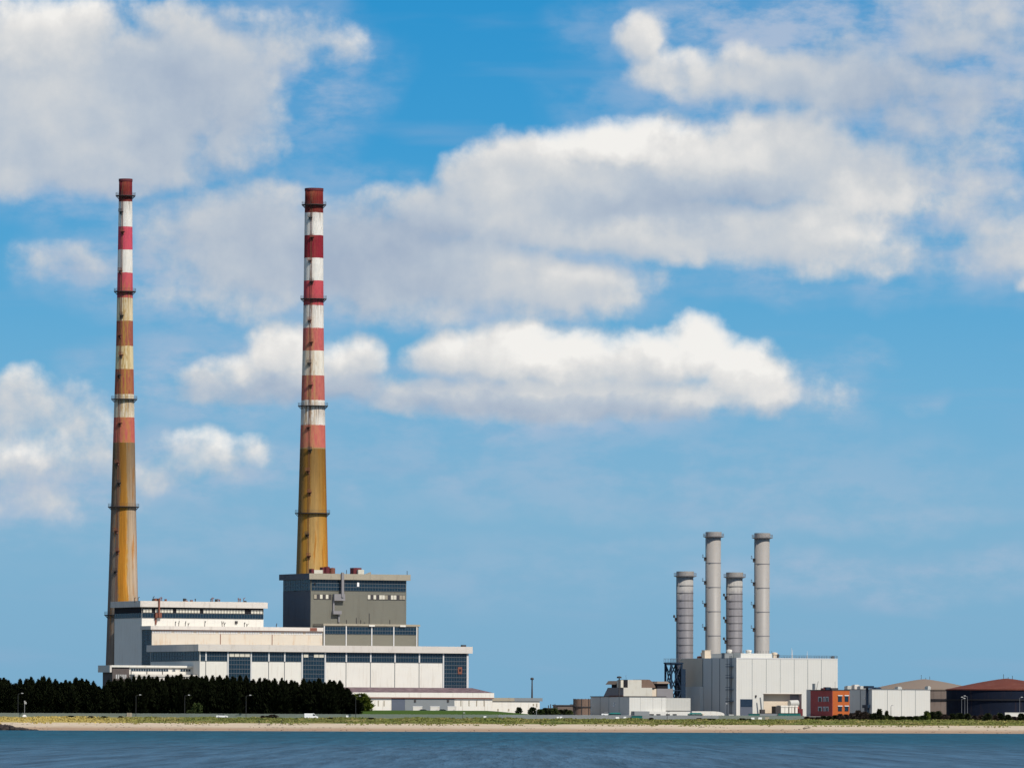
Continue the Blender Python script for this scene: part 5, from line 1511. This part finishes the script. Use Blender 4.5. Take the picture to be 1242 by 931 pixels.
lamp(809.2, 874, 863, 2430, 'short dark post lamp below the overhanging grey bay', arm=.3)
for u, vt, lb in ((1166.4, 846.5, 'slim pale lamp, leftmost of the trio in front of the blue-black tank'), (1170.2, 845.0, 'slim pale lamp, middle of the trio in front of the blue-black tank'), (1173.4, 843.5, 'slim pale lamp, rightmost of the trio in front of the blue-black tank')):
    lamp(u, 866, vt, 2480, lb, side=-1 if u > 1168 else 1, pale=True, arm=.8, group='lamps before the dark tank')
lamp(1236.8, 864, 845, 2485, 'slim pale lamp by the low whitewashed wall near the right edge', pale=True, arm=.6)
lamp(879.5, 867, 853, 2500, 'short pale lamp at the foot of the shaded turbine house wall', pale=True, arm=.3)
lamp(1080.6, 867, 855, 2500, 'short grey lamp in front of the white panelled store', arm=.3)
# camera pole near left
p = at(30.6, 866, 2434); z0 = gz(p.x, 2434)
r = thing('camera_pole', 'pale camera pole on a white plinth near the left edge of the fence', 'camera pole', (p.x, 2430.5, z0))
h = at(30.6, 850, 2430).z - z0
MB().tube((0, 0, .5), (0, 0, h), .10, n=8).build('pole', M['lamp_pale'], r)
MB().box(-.7, .7, -.5, .5, -.3, .5).box(-.45, .45, -.35, .35, .503, .8).build('plinth', M['sign_white'], r)
MB().box(-.1, .7, -.2, .2, h - 1.0, h - .2).box(-.2, .3, -.15, .15, h - .197, h + .2).build('camera_housing', M['lamp_head'], r)
# thin posts in the grass
for u, v0, v1, lb in ((650.6, 860, 876, 'thin pale post in the grass at the east end of the long store'), (255.8, 870, 872.6, 'short yellow marker post in the dune grass beside the white car')):
    p = at(u, v1, 2429); z0 = gz(p.x, 2429); h = at(u, v0, 2429).z - z0
    o = MB().tube((0, 0, -.3), (0, 0, h), .13 if u > 600 else .2, n=7).lathe([(.01, h), (.2, h), (.16, h + .12), (.01, h + .12)], 8).build('marker_post', M['lamp_pale'] if u > 600 else M['bush_olive'], None, loc=(p.x, 2429, z0))
    tag(o, lb, 'post')

# ================================================================== vehicles
def wheel(parent, x, y, R):
    w = thing_part = MB().lathe([(.02, -.1), (R, -.1), (R, .1), (.02, .1)], 18).build('wheel', M['tyre'], parent)
    w.rotation_euler = (PI / 2, 0, 0); w.location = (x, y, R)
    MB().lathe([(.02, -.12), (R * .55, -.12), (R * .55, .12), (.02, .12)], 14).build('rim', M['lamp_head'], w)
def van(loc, rz, label):
    r = thing('white_van', label, 'van', loc, rz)
    pr = [(-2.5, .35), (2.3, .35), (2.5, .55), (2.48, .95), (1.75, 1.18), (1.1, 1.98), (.9, 2.08), (-2.42, 2.08), (-2.5, 1.95)]
    MB().hexa([(x, -.9, z) for x, z in pr], [(x, .9, z) for x, z in pr]).build('body', M['van_white'], r)
    for s_ in (-1, 1):
        MB().hexa([(.55, s_ * .905, 1.22), (1.55, s_ * .905, 1.22), (1.08, s_ * .905, 1.8), (.55, s_ * .905, 1.8)][::s_], [(.55, s_ * .93, 1.22), (1.55, s_ * .93, 1.22), (1.08, s_ * .93, 1.8), (.55, s_ * .93, 1.8)][::s_]).build('side_window', M['carglass'], r)
        for x in (-1.55, 1.6): wheel(r, x, s_ * .82, .34)
    MB().hexa([(1.78, -.78, 1.2), (1.78, .78, 1.2), (1.16, .78, 1.93), (1.16, -.78, 1.93)], [(1.82, -.78, 1.22), (1.82, .78, 1.22), (1.2, .78, 1.95), (1.2, -.78, 1.95)]).build('windscreen', M['carglass'], r)
    MB().box(-2.58, -2.502, -.8, .8, .4, .7).box(2.46, 2.56, -.8, .8, .36, .6).build('bumper', M['steel'], r)
    MB().box(-2.53, -2.503, -.7, .7, 1.2, 1.8).build('rear_window', M['carglass'], r)
    for s_ in (-.65, .65): MB().box(2.44, 2.52, s_ - .15, s_ + .15, .7, .88).build('headlight', M['lamp_head'], r)
    return r
def car(loc, rz, label, m='van_white'):
    r = thing('parked_car', label, 'car', loc, rz, None)
    pr = [(-2.1, .3), (2.05, .3), (2.12, .55), (2.05, .82), (1.15, .95), (-2.0, .98), (-2.12, .7)]
    MB().hexa([(x, -.85, z) for x, z in pr], [(x, .85, z) for x, z in pr]).build('body', M[m], r)
    lo_, hi_ = [(-1.75, .97), (1.15, .95), (.35, 1.42), (-1.25, 1.42)], None
    MB().hexa([(x, -.74, z) for x, z in lo_], [(x, .74, z) for x, z in lo_]).build('cabin_glass', M['carglass'], r)
    MB().box(-1.2, .3, -.68, .68, 1.423, 1.47).build('roof', M[m], r)
    for s_ in (-.86, .86):
        for x in (-1.3, 1.3): wheel(r, x, s_ * .93, .3)
    for s_ in (-.6, .6): MB().box(2.05, 2.13, s_ - .14, s_ + .14, .6, .75).build('headlight', M['lamp_head'], r)
    return r
def on_ground(u, v, Y):
    p = at(u, v, Y); return (p.x, Y, gz(p.x, Y))
p = on_ground(378, 873, 2425); van((p[0], 2420, gz(p[0], 2420) + .1), 0.05, 'white van parked on the shore road below the conifers')
p = on_ground(270, 872, 2424); car((p[0], 2420, gz(p[0], 2420) + .05), 0.0, 'low white car half hidden by dune grass, below the conifers')
# parked behind the fence beside the plant
for (u, vb, Y, lb, m) in ((736.5, 868, 2480, 'white car parked beside the teal awning', 'van_white'), (514.5, 864.3, 2486, 'pale car parked between the first two white cabins of the annex', 'light_grey'), (537.8, 864.3, 2486, 'grey car parked between the last two white cabins of the annex', 'mid_grey')):
    q = at(u, vb, Y); car((q.x, Y, q.z), random.uniform(-.2, .2), lb, m)
# white cabins in front of the annex shutters
for i, (ua, ub, lb) in enumerate(((501, 512, 'white flat-roofed cabin before the grey shutter, leftmost of three'), (522, 533, 'white flat-roofed cabin before the grey shutter, middle of three'), (543, 553.5, 'white flat-roofed cabin beside the shutter edge, rightmost of three'))):
    Y = 2512; a = at(ua, 862, Y); c = at(ub, 862, Y); zt = at(ua, 856.2, Y).z; z0 = GZ
    r = thing('site_cabin', lb, 'cabin', ((a.x + c.x) / 2, Y, z0), 0, 'white cabins before the annex')
    w = (c.x - a.x) / 2
    MB().box(-w, w, 0, 2.4, 0, zt - z0).build('body', M['white'], r)
    MB().box(-w - .08, w + .08, -.08, 2.48, zt - z0 + .003, zt - z0 + .15).build('roof', M['sign_white'], r)
    MB().box(w * .2, w * .2 + .8, -.04, -.003, .1, 2.0).build('door', M['light_grey'], r)
# teal awning, containers, hoardings behind the fence
def gable(name, u0, u1, vb, vt, Y, m, label, cat):
    a, c = at(u0, vb, Y), at(u1, vb, Y); h = at(u0, vt, Y).z - GZ; w = (c.x - a.x) / 2
    r = thing(name, label, cat, ((a.x + c.x) / 2, Y, GZ))
    MB().hexa([(-w, 0, h * .55), (w, 0, h * .55), (w, 4, h * .55), (-w, 4, h * .55)], [(-w * .55, 1, h), (w * .7, 1, h), (w * .7, 3, h), (-w * .55, 3, h)]).build('cover', m, r)
    b = MB()
    for x in (-w + .2, 0, w - .2):
        for y in (.2, 3.8): b.box(x - .08, x + .08, y - .08, y + .08, -.5, h * .55 - .003)
    b.build('frame', M['steel'], r)
    MB().box(-w + .3, w - .3, .5, 3.5, -.4, h * .5).build('load', M['teal'], r)
gable('teal_awning', 738, 753.5, 868.5, 863.6, 2478, M['teal'], 'teal green covered stall beside the slate grey wall', 'awning')
gable('green_canopy', 834, 852.5, 868.5, 863.8, 2478, M['teal'], 'teal green canopy in front of the long low white shed', 'awning')
def container(u0, u1, vt, vb, Y, m, label, cat='container'):
    a, c = at(u0, vb, Y), at(u1, vb, Y); zt = at(u0, vt, Y).z; z0 = a.z; w = (c.x - a.x) / 2
    r = thing('container', label, cat, ((a.x + c.x) / 2, Y, z0))
    b = MB().box(-w, w, 0, 2.4, .1, zt - z0)
    n = int(w * 2 / .4)
    for i in range(n): b.box(-w + .4 * i + .1, -w + .4 * i + .28, -.06, -.003, .2, zt - z0 - .15)
    b.build('body', m, r)
    MB().box(-w - .04, w + .04, -.07, 2.45, zt - z0 + .003, zt - z0 + .12).build('top_rail', M['steel'], r)
    MB().box(-w, w, -.05, 2.4, 0, .097).build('base_rail', M['steel'], r)
container(766, 779, 867.6, 873.2, 2430.2, M['teal'], 'teal container standing against the blue-grey fence')
container(908, 921, 865.2, 869.5, 2470, M['teal'], 'dark teal container below the workshop door')
container(944, 971, 864.6, 868.6, 2470, M['teal'], 'long teal container in front of the transformer')
container(921.5, 943, 864.8, 868, 2472, M['fence_blue'], 'pale grey-green container left of the transformer radiators')
container(884, 890, 865.6, 869, 2474, M['light_grey'], 'small pale container at the foot of the fire ladder')

# ================================================================== rocks, people, dog on the beach
rgr = random.Random(9)
for i in range(26):
    k = i / 25
    u = -8 + 50 * k * (1 if i % 2 else .8); Y = 2344 - rgr.uniform(0, 9)
    p = at(u, 886, Y); h = max(.35, (2.75 * (1 - (u + 8) / 52) ** 1.0)) * rgr.uniform(.75, 1.1)
    b = MB(); n = 9
    R = rgr.uniform(1.0, 1.9)
    prof = [(.02, -.6), (R, -.5), (R * rgr.uniform(.9, 1.1), h * .35), (R * rgr.uniform(.55, .85), h * .8), (.02, h)]
    b.lathe(prof, n)
    b.v = [(x * rgr.uniform(.8, 1.25), y * rgr.uniform(.8, 1.25), z + rgr.uniform(-.12, .12)) for x, y, z in b.v]
    o = b.build('boulder', M['rock'], None, loc=(p.x, Y, 0), rz=rgr.uniform(0, 6))
    tag(o, 'dark wet boulder in the rock heap at the left edge of the beach', 'boulder', 'boulders of the rock heap')

def skin_body(name, verts, edges, radii, m, parent=None):
    me = bpy.data.meshes.new(name); me.from_pydata(verts, edges, []); me.materials.append(m)
    o = bpy.data.objects.new(name, me); COL.objects.link(o)
    if parent: o.parent = parent
    md = o.modifiers.new('skin', 'SKIN'); md.use_smooth_shade = True
    for i, rr in enumerate(radii): me.skin_vertices[0].data[i].radius = (rr, rr)
    me.skin_vertices[0].data[0].use_root = True
    s = o.modifiers.new('sub', 'SUBSURF'); s.levels = 1; s.render_levels = 1
    return o
def person(loc, rz, label, stride=.22):
    V = [(0, 0, .95), (0, 0, 1.15), (0, .01, 1.38), (0, .01, 1.50), (0, .03, 1.62), (0, .04, 1.74),
         (-.10, 0, .90), (-.11, stride, .50), (-.11, stride * .9, .08), (-.11, stride * .9 + .14, .03),
         (.10, 0, .90), (.11, -stride * .6, .50), (.11, -stride * 1.6, .08), (.11, -stride * 1.6 + .14, .03),
         (-.19, 0, 1.40), (-.24, -.10, 1.13), (-.23, .04, .90), (-.22, .08, .80),
         (.19, 0, 1.40), (.24, .10, 1.13), (.23, .22, .92), (.22, .26, .83)]
    E = [(0, 1), (1, 2), (2, 3), (3, 4), (4, 5), (0, 6), (6, 7), (7, 8), (8, 9), (0, 10), (10, 11), (11, 12), (12, 13), (2, 14), (14, 15), (15, 16), (16, 17), (2, 18), (18, 19), (19, 20), (20, 21)]
    Rr = [.15, .14, .16, .06, .10, .07, .10, .07, .05, .045, .10, .07, .05, .045, .07, .05, .04, .035, .07, .05, .04, .035]
    o = skin_body('person', V, E, Rr, M['cloth_dark'])
    o.location = loc; o.rotation_euler = (0, 0, rz)
    tag(o, label, 'person')
    MB().lathe([(.02, 1.80), (.07, 1.79), (.11, 1.72), (.112, 1.66), (.085, 1.60)], 12, 0, .02).build('hair', M['hair'], o, smooth=True)
    MB().lathe([(.02, 1.55), (.07, 1.57), (.088, 1.63), (.08, 1.70), (.02, 1.74)], 12, 0, .065).build('face', M['skin'], o, smooth=True)
Yb = 2386
for (u, lb, rz) in ((341.7, 'person in dark clothes walking along the sand below the white van', 1.2), (314.2, 'person in dark clothes walking on the sand, left of the dog', -1.4)):
    p = at(u, 880, Yb); person((p.x, Yb, gz(p.x, Yb)), rz, lb)
p = at(325.6, 882, 2380)
V = [(-.32, 0, .50), (-.05, 0, .50), (.28, 0, .53), (.46, 0, .66), (.58, 0, .76), (.74, 0, .72), (-.50, 0, .62), (-.66, 0, .74),
     (-.30, -.09, .38), (-.36, -.09, .22), (-.31, -.09, .03), (-.30, .09, .38), (-.27, .09, .22), (-.20, .09, .03), (.28, -.09, .36), (.30, -.09, .2), (.28, -.09, .03), (.28, .09, .36), (.36, .09, .22), (.38, .09, .03)]
E = [(0, 1), (1, 2), (2, 3), (3, 4), (4, 5), (0, 6), (6, 7), (0, 8), (8, 9), (9, 10), (0, 11), (11, 12), (12, 13), (2, 14), (14, 15), (15, 16), (2, 17), (17, 18), (18, 19)]
Rr = [.13, .12, .16, .10, .10, .05, .04, .02, .09, .045, .035, .09, .045, .035, .08, .045, .035, .08, .045, .035]
o = skin_body('dog', V, E, Rr, M['cloth_dark']); o.location = (p.x, 2380, gz(p.x, 2380)); o.rotation_euler = (0, 0, .4)
tag(o, 'small dark dog on the sand between the two walkers', 'dog')
for s_ in (-.05, .05): MB().hexa([(.54, s_ - .02, .82), (.60, s_ - .02, .82), (.60, s_ + .02, .82), (.54, s_ + .02, .82)], [(.54, s_ - .01, .92), (.56, s_ - .01, .92), (.56, s_ + .01, .92), (.54, s_ + .01, .92)]).build('ear', M['cloth_dark'], o)
# driftwood on the right
p = at(979, 883.5, 2376); 
o = MB().tube((-1.5, 0, .15), (1.2, .3, .35), .18, .1, n=7).tube((.2, .1, .25), (.9, -.4, .8), .08, .03, n=6).tube((-.6, 0, .2), (-1.0, .2, .75), .07, .03, n=6).build('driftwood', M['bark'], None, loc=(p.x, 2376, gz(p.x, 2376)))
tag(o, 'dark piece of driftwood lying on the sand below the office', 'driftwood')

# ------------------------------------------------------------------ colour management
vs = SC.view_settings
vs.view_transform = 'Standard'; vs.look = 'None'; vs.gamma = 1; vs.exposure = 0; vs.use_curve_mapping = False
SC.cycles.max_bounces = 5
SC.cycles.use_adaptive_sampling = True
SC.cycles.adaptive_threshold = 0.015
SC.cycles.adaptive_min_samples = 12
SC.cycles.use_denoising = True
